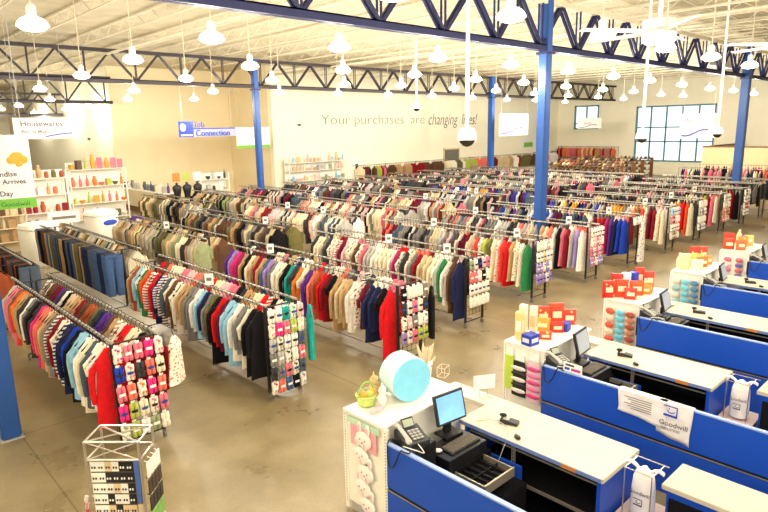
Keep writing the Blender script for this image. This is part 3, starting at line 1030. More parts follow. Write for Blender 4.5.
# special garments at the rack ends
def dress_at(x, y, z, rz, c, v, sc, label, name='dress'):
    o = put(name, DRESS[v], None, (x, y, z), (0, 0, rz), C[c], sc)
    tag(o, label, 'dress')
    put('hanger', HANG, o, scale=(1 / sc[0], 1 / sc[1], 1 / sc[2]))
    return o


dress_at(RX[1] + SEP + .22, YF[1] - .04, 1.52, pi / 2 - .5, 'teal', 0, (.55, 1.2, .85), 'teal dress hanging right of the sock panel on the second rack')
dress_at(RX[6] + .3, YF[6] - .22, 1.50, .1, 'lavender', 1, (1.05, 1.3, 1.08), 'long lavender flowered dress covering the front of the seventh rack', 'flowered_dress')
dress_at(RX[0] + SEP + .24, YF[0] - .02, 1.52, pi / 2 - .9, 'coral', 1, (.8, 1.2, .62), 'cream floral blouse hanging right of the sock panel on the nearest rack', 'floral_blouse')
dress_at(RX[2] + SEP + .22, YF[2] - .04, 1.50, pi / 2 - .6, 'black', 0, (.6, 1.2, .9), 'black dress hanging right of the sock panel on the third rack')

# ------------------------------------------------------------------ tills
X0 = [3.80, 6.65, 9.50, 12.35, 15.2]
LN = ['nearest', 'second', 'third', 'fourth', 'fifth']
GX = [.06, .2, .32, .35, .4]
pm = {}
pm['upper'] = B().box(-.02, .02, -3.0, 4.04, .63, 1.10).mesh('upper_panel', blue, bevel=.004)
pm['lower'] = B().box(-.02, .02, -3.0, 4.04, 0.0, .585).mesh('lower_panel', blue, bevel=.004)
pm['groove'] = B().box(-.008, .008, -3.0, 4.04, .585, .63).mesh('groove_strip', black)
pm['trim'] = B().box(-.024, -.0205, -3.0, 4.04, .595, .610).mesh('metal_trim', silver)
pm['cap'] = B().box(-.024, .024, -3.0, 4.04, 1.10, 1.118).mesh('cap_strip', mat('pale blue cap strip', (150, 172, 220), rough=.4))
gm = {}
gm['body'] = B().box(0.0, 1.24, .03, .62, .12, 1.2).mesh('body', white, bevel=.004)
gm['top'] = B().box(-.03, 1.26, 0.0, .65, 1.2, 1.23).mesh('top_shelf', white, bevel=.004)
gm['plinth'] = B().box(.02, 1.22, .06, .60, 0, .12).mesh('plinth', greyl)
st = B()
st.box(-.012, .016, -.03, .03, 0.02, 1.2)
st.mi = 1
for z in np.arange(.1, 1.18, .035):
    st.box(-.0135, -.0115, -.004, .004, z, z + .018)
gm['standard'] = st.mesh('slotted_standard', [white, greym])
cm = {}
cm['worktop'] = B().box(1.18, 1.96, 2.34, 4.10, .875, .925).box(1.68, 1.96, 4.10, 4.80, .875, .925).mesh('worktop', cream, bevel=.005)
cm['edge'] = B().box(1.172, 1.1795, 2.36, 4.09, .88, .92).mesh('edge_strip', mat('blue grey edge strip', (112, 134, 190), rough=.4))
cm['tape'] = B().box(1.1685, 1.1715, 2.62, 2.78, .878, .922).mesh('orange_tape', mat('orange tape', (206, 134, 72), rough=.6))
cm['end'] = B().box(1.20, 1.94, 2.37, 2.41, 0, .875).mesh('end_panel', blue, bevel=.003)
cm['far'] = B().box(1.20, 1.94, 3.98, 4.02, 0, .875).mesh('far_end_panel', blue)
cm['back'] = B().box(1.90, 1.94, 2.41, 3.98, 0, .875).mesh('back_panel', blue)
cm['inner'] = B().box(1.86, 1.898, 2.411, 3.979, 0.01, .874).box(1.24, 1.86, 2.411, 2.425, .01, .874).mesh('inner_lining', blackmat)
cm['shelf'] = B().box(1.25, 1.86, 2.43, 3.97, .42, .45).mesh('shelf', blackmat)
cm['nose'] = B().box(1.235, 1.25, 2.43, 3.97, .42, .455).box(1.235, 1.25, 2.43, 3.97, .80, .815).mesh('shelf_edge', silver)
ss = B().box(1.225, 1.25, 3.36, 3.40, .02, .86)
ss.mi = 1
for z in np.arange(.06, .84, .04):
    ss.box(1.2235, 1.2255, 3.374, 3.386, z, z + .02)
cm['stand'] = ss.mesh('slotted_post', [silver, black])
cm['floorb'] = B().box(1.24, 1.86, 2.43, 3.97, .03, .06).mesh('base_board', blackmat)
bag_w = mat('white carrier bag', (246, 240, 236), rough=.5, var=.04, scale=12, bump=.6)

key = B().box(0, .46, 0, .17, 0, .018)
key.mi = 1
for i in range(15):
    for j in range(5):
        key.box(.014 + i * .0288, .014 + i * .0288 + .024, .012 + j * .03, .012 + j * .03 + .025, .018, .026)
key_me = key.mesh('keyboard', [greym, keysm])
scr_frame = B().box(-.21, .21, -.02, .02, -.165, .165).box(-.12, .12, .02, .05, -.1, .1).mesh('screen_frame', greym, bevel=.006)
scr_on = B().box(-.185, .185, -.0225, -.0205, -.14, .14).mesh('display', screen_on)
scr_off = B().box(-.185, .185, -.0225, -.0205, -.14, .14).mesh('display', screen_off)
mon_base = B().box(-.13, .13, -.09, .11, 0, .03).mesh('monitor_base', black, bevel=.006)
mon_neck = B().box(-.05, .05, .02, .06, .03, .2).mesh('neck', black, bevel=.005)
ph_base = B().add([(-.11, -.1, 0), (.11, -.1, 0), (.11, .1, 0), (-.11, .1, 0), (-.11, -.1, .03), (.11, -.1, .03), (.11, .1, .085), (-.11, .1, .085)], [(0, 3, 2, 1), (4, 5, 6, 7), (0, 1, 5, 4), (1, 2, 6, 5), (2, 3, 7, 6), (3, 0, 4, 7)])
ph_base.mi = 1
for i in range(4):
    for j in range(3):
        ph_base.box(-.02 + j * .035, .005 + j * .035, -.07 + i * .03, -.05 + i * .03, .044 + i * .0075, .053 + i * .0085)
ph_me = ph_base.mesh('phone_body', [greym, greyl])
ph_hand = B().loft([[(-.085 + w * cos(a), y, .075 + dz + h * sin(a)) for a in [2 * pi * i / 8 for i in range(8)]] for y, w, h, dz in ((-.12, .018, .012, -.015), (-.1, .028, .02, -.012), (-.06, .02, .014, .012), (.06, .02, .014, .045), (.1, .028, .02, .04), (.12, .018, .012, .04))]).mesh('handset', greyl, smooth=True)
ph_scr = B().box(-.04, .075, -.004, .004, 0, .085).mesh('phone_screen', greym, bevel=.003)
ph_lcd = B().box(-.03, .065, -.0065, -.0045, .012, .072).mesh('phone_display', mat('grey green lcd', (168, 176, 158), rough=.4))


def cord_mesh(pts, r=.006):
    out = []
    P = [Vector(p) for p in pts]
    n = 8
    for i in range(len(P) - 1):
        p0, p1, p2, p3 = P[max(i - 1, 0)], P[i], P[i + 1], P[min(i + 2, len(P) - 1)]
        for t in [q / n for q in range(n)]:
            out.append(.5 * ((2 * p1) + (-p0 + p2) * t + (2 * p0 - 5 * p1 + 4 * p2 - p3) * t * t + (-p0 + 3 * p1 - 3 * p2 + p3) * t ** 3))
    out.append(P[-1])
    return B().path(out, r, 6)


mouse_me = B().ball((0, 0, .018), .032, .055, .02).mesh('mouse_shell', black, smooth=True)
mouse_w = B().ball((0, 0, .018), .032, .055, .02).mesh('mouse_shell', plastic_w, smooth=True)
mw = B().tube((-.004, .03, .034), (.004, .03, .034), .008, 8).mesh('scroll_wheel', greym)


def goodwill_mark(parent, loc, rot, s, mm, name='printed_logo'):
    """blue square with half a smiling face cropped into its corner, over a bar"""
    b = B()
    b.box(-.5 * s, .5 * s, -.003, 0, .42 * s, .5 * s)
    b.box(.42 * s, .5 * s, -.003, 0, -.2 * s, .5 * s)
    b.box(-.5 * s, .5 * s, -.003, 0, -.36 * s, -.2 * s)
    for i in range(9):
        a0, a1 = radians(200 + i * 14), radians(200 + (i + 1) * 14)
        b.tube((.05 * s + .3 * s * cos(a0), -.0015, .25 * s + .3 * s * sin(a0)), (.05 * s + .3 * s * cos(a1), -.0015, .25 * s + .3 * s * sin(a1)), .035 * s, 4)
    b.tube((-.1 * s, -.0015, .3 * s), (-.1 * s, -.0015, .2 * s), .04 * s, 4)
    return put(name, b.mesh(name, mm), parent, loc, rot)


def wire_bag_stand(x, y, ln):
    t = thing('bag_stand', 'chrome wire carrier-bag stand behind the %s till' % ln, 'bag stand', (x, y, 0))
    fr = B()
    fr.path([(-.17, -.13, .01), (-.17, -.13, .98), (-.17, .13, .98), (-.17, .13, .01)], .006, 6)
    fr.path([(-.17, -.13, .98), (.1, -.13, .98)], .006, 6).path([(-.17, .13, .98), (.1, .13, .98)], .006, 6)
    fr.path([(.12, -.17, .975), (.12, .17, .975)], .006, 6)
    put('wire_frame', fr.mesh('wire_frame', chrome), t)
    put('base_tray', B().box(-.22, .26, -.2, .2, .44, .46).box(-.2, -.17, -.17, .17, 0.001, .44).box(.2, .23, -.17, .17, 0.001, .44).mesh('base_tray', mat('pinkish tray', (214, 188, 178), rough=.5)), t)
    # bag hanging from its two handles, front towards the cashier (-x)
    b = B()
    rings = []
    for z, wy, wx, cx in ((.97, .03, .03, -.02), (.93, .08, .05, -.02), (.86, .105, .07, -.03), (.75, .11, .085, -.03), (.6, .112, .095, -.03), (.49, .112, .10, -.03)):
        rings.append([(cx + wx * cos(a) + .008 * sin(z * 40 + a * 3), wy * sin(a) * (1 + .05 * sin(3 * a)), z) for a in [2 * pi * i / 14 for i in range(14)]])
    b.loft(rings)
    b2 = B()
    for s in (-1, 1):
        b2.loft([[(-.02 + .02 * cos(a), s * (.05 + u * .13), .93 + .05 * sin(u * 2.4) + .02 * sin(a)) for a in [2 * pi * i / 8 for i in range(8)]] for u in (0, .35, .7, 1.0)])
    o = put('carrier_bag', b.mesh('carrier_bag', bag_w, smooth=True), None, (x, y, 0), (0, 0, .0))
    tag(o, 'white plastic carrier bag hanging on the wire stand of the %s till' % ln, 'bag')
    put('handle', b2.mesh('handle', bag_w, smooth=True), o)
    text('printed_lettering', 'Goodwill', .055, inkd, o, (-.128, .10, .72), (pi / 2, 0, -pi / 2), ext=.001)
    goodwill_mark(o, (-.136, .0, .64), (0, 0, -pi / 2), .085, inkd)


for k, x0 in enumerate(X0):
    ln = LN[k]
    t = thing('till_partition', 'long royal blue partition panel of the %s till' % ln, 'partition', (x0, 0, 0), group='blue till partitions')
    for n, q in (('upper_panel', 'upper'), ('lower_panel', 'lower'), ('groove_strip', 'groove'), ('metal_trim', 'trim'), ('cap_strip', 'cap')):
        put(n, pm[q], t)
    # end display unit
    g = thing('end_display', 'white display unit at the aisle end of the %s till' % ln, 'display unit', (x0 + GX[k], 4.13, 0), group='white till end displays')
    put('body', gm['body'], g)
    put('top_shelf', gm['top'], g)
    put('plinth', gm['plinth'], g)
    for yy in (.0, .64):
        put('slotted_standard', gm['standard'], g, (0, yy, 0))
    # counter
    c = thing('till_counter', 'cream topped blue counter of the %s till' % ln, 'counter', (x0, 0, 0), group='cream topped till counters')
    for n, q in (('worktop', 'worktop'), ('edge_strip', 'edge'), ('orange_tape', 'tape'), ('end_panel', 'end'), ('far_end_panel', 'far'), ('back_panel', 'back'), ('inner_lining', 'inner'), ('shelf', 'shelf'), ('shelf_edge', 'nose'), ('slotted_post', 'stand'), ('base_board', 'floorb')):
        put(n, cm[q], c)
    # second counter further along the lane
    c2 = thing('bagging_counter', 'second cream topped counter beyond the bag stand of the %s till' % ln, 'counter', (x0, 0, 0), group='bagging counters')
    put('worktop', B().box(1.50, 2.0, -2.5, 1.93, .875, .925).mesh('worktop', cream, bevel=.005), c2)
    put('cabinet', B().box(1.53, 1.97, -2.45, 1.89, 0, .875).mesh('cabinet', blue), c2)
    put('open_shelf', B().box(1.505, 1.529, -2.4, 1.86, .3, .8).mesh('open_shelf', blackmat), c2)
    wire_bag_stand(x0 + 1.62, 2.13, ln)
    # register stand
    rs = thing('register_stand', 'black register cabinet behind the partition of the %s till' % ln, 'cabinet', (x0, 0, 0), group='black register cabinets')
    put('cabinet', B().box(.06, 1.14, 3.60, 4.08, 0, .76).box(.06, 1.14, 3.14, 3.60, 0, .56).mesh('cabinet', blackmat, bevel=.006), rs)
    put('side_panel', B().box(1.14, 1.165, 3.22, 4.08, 0, .70).mesh('side_panel', blue), rs)
    put('shelf_box', B().box(.06, .42, 3.76, 4.10, .76, 1.08).mesh('shelf_box', black, bevel=.006), rs)
    # cash drawer
    cdw = thing('cash_drawer', 'black cash drawer standing open under the keyboard of the %s till' % ln, 'cash drawer', (x0 + .45, 3.53, .76), group='cash drawers')
    put('casing', B().box(0, .62, .08, .44, .002, .13).mesh('casing', black, bevel=.005), cdw)
    tr = B().box(.06, .075, -.31, .06, -.07, .0).box(.535, .55, -.31, .06, -.07, .0).box(.06, .55, -.33, -.31, -.09, .01)
    put('tray_rim', tr.mesh('tray_rim', silver), cdw)
    tb = B().box(.075, .535, -.31, .06, -.075, -.06)
    for q in range(1, 5):
        tb.box(.075 + q * .092, .08 + q * .092, -.31, .06, -.06, -.015)
    tb.box(.075, .535, -.13, -.125, -.06, -.015)
    put('coin_tray', tb.mesh('coin_tray', black), cdw)
    # keyboard
    kb = put('keyboard', key_me, None, (x0 + .56, 3.66, .893), (radians(3), 0, 0))
    tag(kb, 'dark keyboard lying on the cash drawer of the %s till' % ln, 'keyboard', 'till keyboards')
    # monitor
    mo = thing('monitor', ('flat monitor with blue lit screen at the %s till' if k == 0 else 'flat grey screened monitor at the %s till') % ln, 'monitor', (x0 + .87, 3.93 + .04, .893), (-.12 if k == 0 else .12), group=None if k == 0 else 'till monitors')
    put('monitor_base', mon_base, mo)
    put('neck', mon_neck, mo)
    sf = put('screen_frame', scr_frame, mo, (0, 0, .33), (radians(-14), 0, 0))
    put('display', scr_on if k == 0 else scr_off, sf)
    # phone
    PS = 1.25
    p_ = thing('desk_phone', 'dark desk phone with pale handset above the partition of the %s till' % ln, 'phone', (x0 + .235, 3.93, 1.082), radians(-15), group='till phones')
    p_.scale = (PS, PS, PS)
    put('phone_body', ph_me, p_)
    put('handset', ph_hand, p_)
    s2 = put('phone_screen', ph_scr, p_, (0, .07, .08), (radians(-35), 0, 0))
    put('phone_display', ph_lcd, s2)
    put('cord', cord_mesh([(-.085, -.12, .05), (-.14, -.2, .03), (-.20, -.2, .06), (-.205, -.17, .05), (-.232, -.12, -.08), (-.235, -.05, -.14), (-.228, .0, -.05), (-.205, .02, .05), (-.16, .0, .06), (-.11, -.02, .03)], .006).mesh('cord', black, smooth=True), p_)
    put('white_cord', cord_mesh([(.0, -.1, .02), (-.02, -.22, .01), (-.1, -.24, .06), (-.14, -.1, .04)], .004).mesh('white_cord', plastic_w, smooth=True), p_)
    # card reader on the worktop
    cr_ = thing('card_reader', 'black card reader on the cream worktop of the %s till' % ln, 'card reader', (x0 + 1.50, 3.62, .926), radians(20), group='card readers')
    put('base', B().add([(-.06, -.1, 0), (.06, -.1, 0), (.06, .1, 0), (-.06, .1, 0), (-.055, -.1, .03), (.055, -.1, .03), (.055, .1, .055), (-.055, .1, .055)], [(0, 3, 2, 1), (4, 5, 6, 7), (0, 1, 5, 4), (1, 2, 6, 5), (2, 3, 7, 6), (3, 0, 4, 7)]).mesh('base', greym, bevel=.004), cr_)
    put('display', B().box(-.04, .04, .0, .07, .052, .056).mesh('display', greyl), cr_, (0, 0, -.003))
    put('scanner_head', B().ball((.02, .08, .075), .03, .045, .022).mesh('scanner_head', black, smooth=True), cr_)
    # mice
    ms = put('computer_mouse', mouse_me, None, (x0 + 1.27, 3.36, .926), (0, 0, -.5))
    tag(ms, 'black computer mouse on the edge of the %s till worktop' % ln, 'mouse')
    put('scroll_wheel', mw, ms)
    if k == 0:
        ms = put('computer_mouse', mouse_w, None, (x0 + .50, 3.82, .893), (0, 0, .9))
        tag(ms, 'white computer mouse left of the keyboard at the nearest till', 'mouse')
        put('scroll_wheel', mw, ms)

# loose cables at the nearest till
cb = put('cable', cord_mesh([(5.05, 3.9, .94), (5.2, 3.75, .95), (5.1, 3.5, .96), (4.93, 3.45, .8), (4.9, 3.5, .62)], .005).path([(5.2, 3.75, .95), (5.35, 3.6, .935)], .005, 6).mesh('cable', greyl, smooth=True))
tag(cb, 'pale loose cable hanging over the edge of the nearest worktop', 'cable')
# white card on a wire foot
cs = thing('counter_sign', 'blank white card on a wire stand on the nearest worktop', 'sign', (5.66, 4.25, .926), -.55)
put('card', B().box(-.14, .14, -.003, .003, .10, .28).mesh('card', cardw), cs)
put('wire_foot', B().path([(-.05, -.05, .004), (-.05, .03, .004), (-.05, .03, .12)], .004, 5).path([(.05, -.05, .004), (.05, .03, .004), (.05, .03, .12)], .004, 5).box(-.07, .07, -.06, .05, 0, .004).mesh('wire_foot', silver), cs)
# small printed notice on the second partition
nt_ = thing('counter_notice', 'small white printed notice standing on the second partition', 'sign', (6.66, 3.62, 1.119), -pi / 2)
put('card', B().box(-.13, .13, -.003, .003, 0, .12).mesh('card', cardw), nt_)
pl = B().box(-.10, .02, -.0045, -.0031, .075, .105)
put('printed_lines', pl.mesh('printed_lines', inkd), nt_)
put('red_print', B().box(-.02, .11, -.0045, -.0031, .02, .055).mesh('red_print', mat('magenta ink', (200, 60, 130), rough=.7)), nt_)
put('blue_print', B().box(-.11, -.04, -.0045, -.0031, .02, .055).mesh('blue_print', inkb), nt_)
# carrier bags draped over the second partition
def drape(y0, y1, zb0, zb1, seed, xoff):
    b = B()
    n, m_ = 10, 9
    vs, fs = [], []
    for j in range(m_):
        for i in range(n):
            u, w = i / (n - 1), j / (m_ - 1)
            y = y0 + (y1 - y0) * u
            bot = zb0 + (zb1 - zb0) * u
            z = 1.127 - (1.127 - bot) * w
            x = -.032 - xoff - .010 * sin(u * 9 + seed) * w - .004 * sin(w * 12 + seed)
            vs.append((x, y + .01 * sin(w * 5 + seed), z))
    for j in range(m_ - 1):
        for i in range(n - 1):
            a = j * n + i
            fs.append((a, a + 1, a + n + 1, a + n))
    # fold over the top edge and a short back flap
    o = len(vs)
    for i in range(n):
        vs.append((.035 + xoff, vs[i][1], 1.127))
    for i in range(n):
        vs.append((.037 + xoff, vs[i][1], 1.0))
    for i in range(n - 1):
        fs.append((i, o + i, o + i + 1, i + 1))
        fs.append((o + i, o + n + i, o + n + i + 1, o + i + 1))
    b.add(vs, fs)
    me = b.mesh('draped_bag', bag_w, smooth=True)
    return me


o = put('draped_bag', drape(2.98, 2.42, .86, .80, 1, .012), None, (6.65, 0, 0))
tag(o, 'white carrier bag with fine printed lines draped over the second partition', 'bag')
sm = o.modifiers.new('thickness', 'SOLIDIFY')
sm.thickness = .004
lines = B()
for q in range(6):
    lines.box(-.0615, -.060, 2.58, 2.90 - .04 * (q % 3), 1.06 - q * .027, 1.068 - q * .027)
put('fine_print', lines.mesh('fine_print', ink), o)
o = put('draped_bag', drape(2.52, 2.15, .74, .67, 4, 0), None, (6.65, 0, 0))
tag(o, 'white carrier bag with blue logo draped over the second partition', 'bag')
sm = o.modifiers.new('thickness', 'SOLIDIFY')
sm.thickness = .004
goodwill_mark(o, (-.056, 2.37, 1.03), (0, 0, -pi / 2), .15, inkb)
text('printed_lettering', 'Goodwill', .085, inkd, o, (-.056, 2.49, .86), (pi / 2, 0, -pi / 2), ext=.001)
text('printed_lettering', 'INDUSTRIES', .038, ink, o, (-.056, 2.46, .81), (pi / 2, 0, -pi / 2), ext=.001)

# ------------------------------------------------------------------ goods on the display tops
TZ = 1.231


def obj1(name, me, loc, label, cat, rot=(0, 0, 0), color=None, group=None, scale=None):
    o = put(name, me, None, loc, rot, color, scale)
    tag(o, label, cat, group)
    return o


# nearest display
bk = thing('flower_basket', 'green and yellow flower basket on the nearest display unit', 'basket', (4.05, 4.64, TZ))
put('bowl', B().lathe([(.05, 0), (.09, .02), (.11, .1), (.12, .13), (.10, .13)], 16).mesh('bowl', mat('pale green wicker', (196, 214, 120), rough=.7, var=.2, scale=40), smooth=True), bk)
put('handle', B().path([Vector((.11 * cos(a), 0, .13 + .14 * sin(a))) for a in np.linspace(0, pi, 12)], .008, 6).mesh('handle', mat('lime handle', (160, 200, 90), rough=.6)), bk)
for i, (dx, dy, c) in enumerate([(-.05, -.02, 'mustard'), (.04, .03, 'sage green'), (.0, -.06, 'lime'), (.05, -.04, 'mustard'), (-.03, .05, 'sage green')]):
    put('blossom', B().ball((0, 0, 0), .045, .045, .04).mesh('blossom', paint), bk, (dx, dy, .15), color=C[c])
pk = thing('ribbon_bow', 'pale pink ribbon bow at the foot of the flower basket', 'ribbon', (4.0, 4.42, TZ))
put('loop', B().ball((.05, 0, .035), .05, .025, .035).ball((-.05, 0, .035), .05, .025, .035).mesh('loop', mat('pink ribbon', (240, 186, 190), rough=.6), smooth=True), pk)
put('knot', B().ball((0, 0, .035), .02, .03, .025).mesh('knot', mat('pink ribbon', None)), pk)
dr = thing('round_drum', 'large round light blue drum standing on edge on the nearest display', 'drum', (4.50, 4.47, TZ), -.2)
cyl = B().loft([[(.25 * cos(a), y, .252 + .25 * sin(a)) for a in [2 * pi * i / 32 for i in range(32)]] for y in (-.12, .16)])
put('drum_body', cyl.mesh('drum_body', mat('pale aqua cloth', (206, 234, 236), rough=.7), smooth=True), dr)
put('front_face', B().loft([[(.246 * cos(a), y, .252 + .246 * sin(a)) for a in [2 * pi * i / 32 for i in range(32)]] for y in (-.135, -.121)]).mesh('front_face', mat('sky blue film', (140, 220, 250), rough=.35, var=.05), smooth=True), dr)
for i, (x, y, s, lab) in enumerate([(4.24, 4.72, 1.05, 'tan plush owl behind the flower basket'), (4.40, 4.72, 1.2, 'tan plush owl touching the blue drum'), (4.16, 4.50, .9, 'fluffy white plush owl before the blue drum')]):
    fur = mat('white fur', (244, 236, 226), rough=.9, bump=.8, scale=60) if i == 2 else mat('tan plush', (214, 188, 132), rough=.9, bump=.5, scale=50, var=.2)
    pt = thing('plush_owl', lab, 'plush toy', (x, y, TZ), .8)
    put('body', B().ball((0, 0, .09 * s), .07 * s, .06 * s, .09 * s).mesh('body', fur, smooth=True), pt)
    put('head', B().ball((0, -.01, .2 * s), .06 * s, .055 * s, .055 * s).tube((-.035 * s, 0, .235 * s), (-.05 * s, 0, .285 * s), .018 * s, 6, .003).tube((.035 * s, 0, .235 * s), (.05 * s, 0, .285 * s), .018 * s, 6, .003).mesh('head', fur, smooth=True), pt)
    for sx in (-1, 1):
        put('eye', B().ball((sx * .024 * s, -.058 * s, .21 * s), .014 * s, .008, .014 * s).mesh('eye', black, smooth=True), pt)
pp = thing('pampas_pot', 'white pot of blush pampas stems on the nearest display unit', 'plant', (5.02, 4.66, TZ))
put('pot', B().lathe([(.07, 0), (.075, .02), (.085, .14), (.08, .15), (.05, .15)], 16).mesh('pot', mat('blush white pot', (240, 222, 212), rough=.5), smooth=True), pp)
rs_ = random.Random(3)
stems = B()
for i in range(26):
    a, rr_ = rs_.random() * 6.28, rs_.uniform(.02, .11)
    h = rs_.uniform(.24, .40)
    stems.tube((.02 * cos(a), .02 * sin(a), .14), (rr_ * cos(a), rr_ * sin(a), h), .010, 5, .016)
    stems.tube((rr_ * cos(a), rr_ * sin(a), h), (rr_ * 1.25 * cos(a), rr_ * 1.25 * sin(a), h + .05), .016, 5, .002)
put('stems', stems.mesh('stems', mat('blush stems', (232, 202, 168), rough=.8, var=.1)), pp)
put('price_tag', B().box(-.05, .03, -.10, -.097, .2, .26).mesh('price_tag', cardw), pp)
wb = thing('wire_box', 'small pale wire box behind the pampas pot', 'box', (5.20, 4.50, TZ), .3)
put('frame', B().path([(0, 0, 0.004), (.14, 0, .004), (.14, .1, .004), (0, .1, .004), (0, 0, .004), (0, 0, .12), (.14, 0, .12), (.14, .1, .12), (0, .1, .12), (0, 0, .12)], .004, 5).path([(.14, 0, 0), (.14, 0, .12)], .004, 5).path([(.14, .1, 0), (.14, .1, .12)], .004, 5).path([(0, .1, 0), (0, .1, .12)], .004, 5).mesh('frame', mat('pale gold wire', (226, 208, 176), rough=.5)), wb)
# mint strip and bunny garland on the face of the nearest display
ga = thing('bunny_garland', 'white and pink bunny garland hanging on the nearest display unit', 'garland', (3.845, 4.46, 0), -pi / 2)
put('hanging_card', B().box(-.26, .26, -.012, -.006, 1.10, 1.17).mesh('hanging_card', mat('mint card', (190, 222, 196), rough=.6)), ga)
put('pink_backing', B().box(-.20, .21, -.014, -.007, .86, 1.10).mesh('pink_backing', mat('pink card', (240, 170, 178), rough=.6)), ga)
wbun = mat('white felt', (246, 238, 232), rough=.9)
pbun = mat('pink felt', (240, 190, 196), rough=.9)
for i in range(5):
    z = .98 - i * .19
    xx = .03 * (-1) ** i + .01 * i
    hd = put('bunny_head', B().ball((xx, -.03, z), .125, .02, .10, 16).ball((xx - .06, -.03, z + .13), .032, .015, .075, 10).ball((xx + .07, -.03, z + .13), .032, .015, .075, 10).mesh('bunny_head', wbun, smooth=True), ga)
    put('bunny_face', B().ball((xx - .04, -.05, z + .01), .01, .006, .012, 8, 5).ball((xx + .04, -.05, z + .01), .01, .006, .012, 8, 5).ball((xx, -.052, z - .02), .014, .006, .01, 8, 5).mesh('bunny_face', mat('pink nose', (206, 120, 128), rough=.8)), hd)
    put('ear_lining', B().ball((xx - .06, -.043, z + .13), .016, .006, .05, 8, 5).ball((xx + .07, -.043, z + .13), .016, .006, .05, 8, 5).mesh('ear_lining', pbun), hd)
# gloves on the face of the second display
def glove_set(y, z, c, label, w=.12, hh=.5, bandsc=None):
    t = thing('hanging_glove_pack', label, 'gloves', (6.835, y, z), -pi / 2)
    rings = []
    for u in np.linspace(0, 1, 7):
        ww = w * (.55 + .45 * sin(pi * min(1, u * 1.1) * .6 + .4))
        rings.append([(ww * cos(a), -.02 + .018 * sin(a), -hh * u) for a in [2 * pi * i / 12 for i in range(12)]])
    put('mitt', B().loft(rings).mesh('mitt', paint, smooth=True), t, color=c)
    put('hang_card', B().box(-w * .6, w * .6, -.016, -.01, -.01, .1).mesh('hang_card', cardw), t)
    if bandsc:
        for q in range(5):
            put('ruffle', B().ball((0, -.035, -hh * (.2 + q * .16)), w * .95, .02, .035, 14).mesh('ruffle', paint, smooth=True), t, color=bandsc[q % 2])
    return t


glove_set(4.68, 1.03, (190, 214, 80), 'lime green glove hanging at the left on the second display unit', .09, .5)
glove_set(4.52, .98, (34, 30, 34), 'black striped glove hanging in the middle of the second display unit', .13, .52, [(232, 228, 220), (40, 36, 38)])
glove_set(4.28, 1.05, (236, 200, 206), 'pink ruffled glove hanging at the right on the second display unit', .12, .62, [(226, 70, 140), (236, 120, 170)])


def small_box(x, y, z, sx, sy, sz, c, label, rz=0., face=None):
    t = put('goods_box', B().box(-sx / 2, sx / 2, -sy / 2, sy / 2, 0, sz).mesh('goods_box', paint, bevel=.004), None, (x, y, z), (0, 0, rz), c)
    tag(t, label, 'box')
    if face:
        put('printed_panel', B().box(-sx * .35, sx * .35, -sy / 2 - .002, -sy / 2 - .0005, sz * .3, sz * .7).box(-sx / 2 - .002, -sx / 2 - .0005, -sy * .35, sy * .35, sz * .3, sz * .7).mesh('printed_panel', paint), t, color=face)
    return t


def bottle(x, y, h, r_, c, label, cap=(240, 232, 214)):
    t = put('tall_bottle', B().lathe([(r_ * .9, 0), (r_, .01), (r_, h * .62), (r_ * .55, h * .78), (r_ * .35, h * .82), (r_ * .35, h * .9)], 14).mesh('bottle_body', paint, smooth=True), None, (x, y, TZ), (0, 0, 0), c)
    tag(t, label, 'bottle')
    put('cap', B().lathe([(r_ * .42, h * .9), (r_ * .42, h), (r_ * .1, h)], 12).mesh('cap', paint), t, color=cap)
    return t


printed = mat('printed packaging', objcol=True, rough=.4, var=.05, pattern='print', spec=.4)


def candy_bag(x, y, w, h, c, label, rz=-.9, tilt=0, cat='sweets'):
    w = w * .86
    rings = []
    for u in (0, .06, .2, .5, .8, .93, 1.0):
        tk = .045 * sin(pi * (.12 + .8 * u)) + .004
        ww = w / 2 * (1.0 if u < .9 else 1.03)
        rings.append([(ww * (abs(cos(a)) ** .25) * (1 if cos(a) >= 0 else -1), tk * sin(a), h * u) for a in [2 * pi * i / 14 for i in range(14)]])
    t = put('candy_bag', B().loft(rings).mesh('candy_bag', printed if (int(x * 100) % 3) else paint, smooth=True), None, (x, y, TZ), (tilt, 0, rz + ((int(x * 70) % 5) - 2) * .08), c)
    tag(t, label, cat)
    put('front_label', B().box(-w * .3, w * .3, -.056, -.048, h * .35, h * .65).mesh('front_label', paint), t, color=(246, 226, 190))
    return t


# second display top
small_box(6.92, 4.42, TZ, .2, .16, .15, (38, 62, 176), 'royal blue box with white print on the second display unit', -.1, (226, 226, 236))
small_box(7.0, 4.66, TZ, .10, .10, .40, (236, 206, 128), 'tall yellow carton on the second display unit', .3, (246, 236, 206))
small_box(7.16, 4.70, TZ, .10, .10, .46, (244, 234, 208), 'tallest cream carton on the second display unit', .2, (236, 214, 160))
small_box(7.30, 4.62, TZ, .10, .10, .42, (244, 232, 206), 'shorter cream carton on the second display unit', .3, (226, 200, 150))
candy_bag(7.05, 4.52, .16, .12, (222, 90, 60), 'small red sweet bag at the foot of the yellow carton')
candy_bag(8.05, 4.48, .24, .24, (216, 58, 40), 'red sweet bag at the far corner of the second display')
for i, (x, y, w, h, c, lab) in enumerate([(7.24, 4.38, .2, .12, (226, 84, 48), 'orange red sweet bag lying beside the blue box'), (7.52, 4.62, .3, .2, (232, 158, 60), 'orange sweet bag in the middle of the second display'), (7.62, 4.42, .22, .16, (210, 52, 40), 'low red sweet bag on the second display'),
                                       (7.75, 4.74, .26, .3, (222, 62, 36), 'tall red sweet bag on the second display'), (7.92, 4.62, .26, .34, (226, 74, 40), 'tallest orange red sweet bag on the second display')]):
    candy_bag(x, y, w, h, c, lab)
small_box(7.78, 4.38, TZ, .16, .12, .12, (56, 74, 190), 'small blue box at the end of the second display unit', .2)
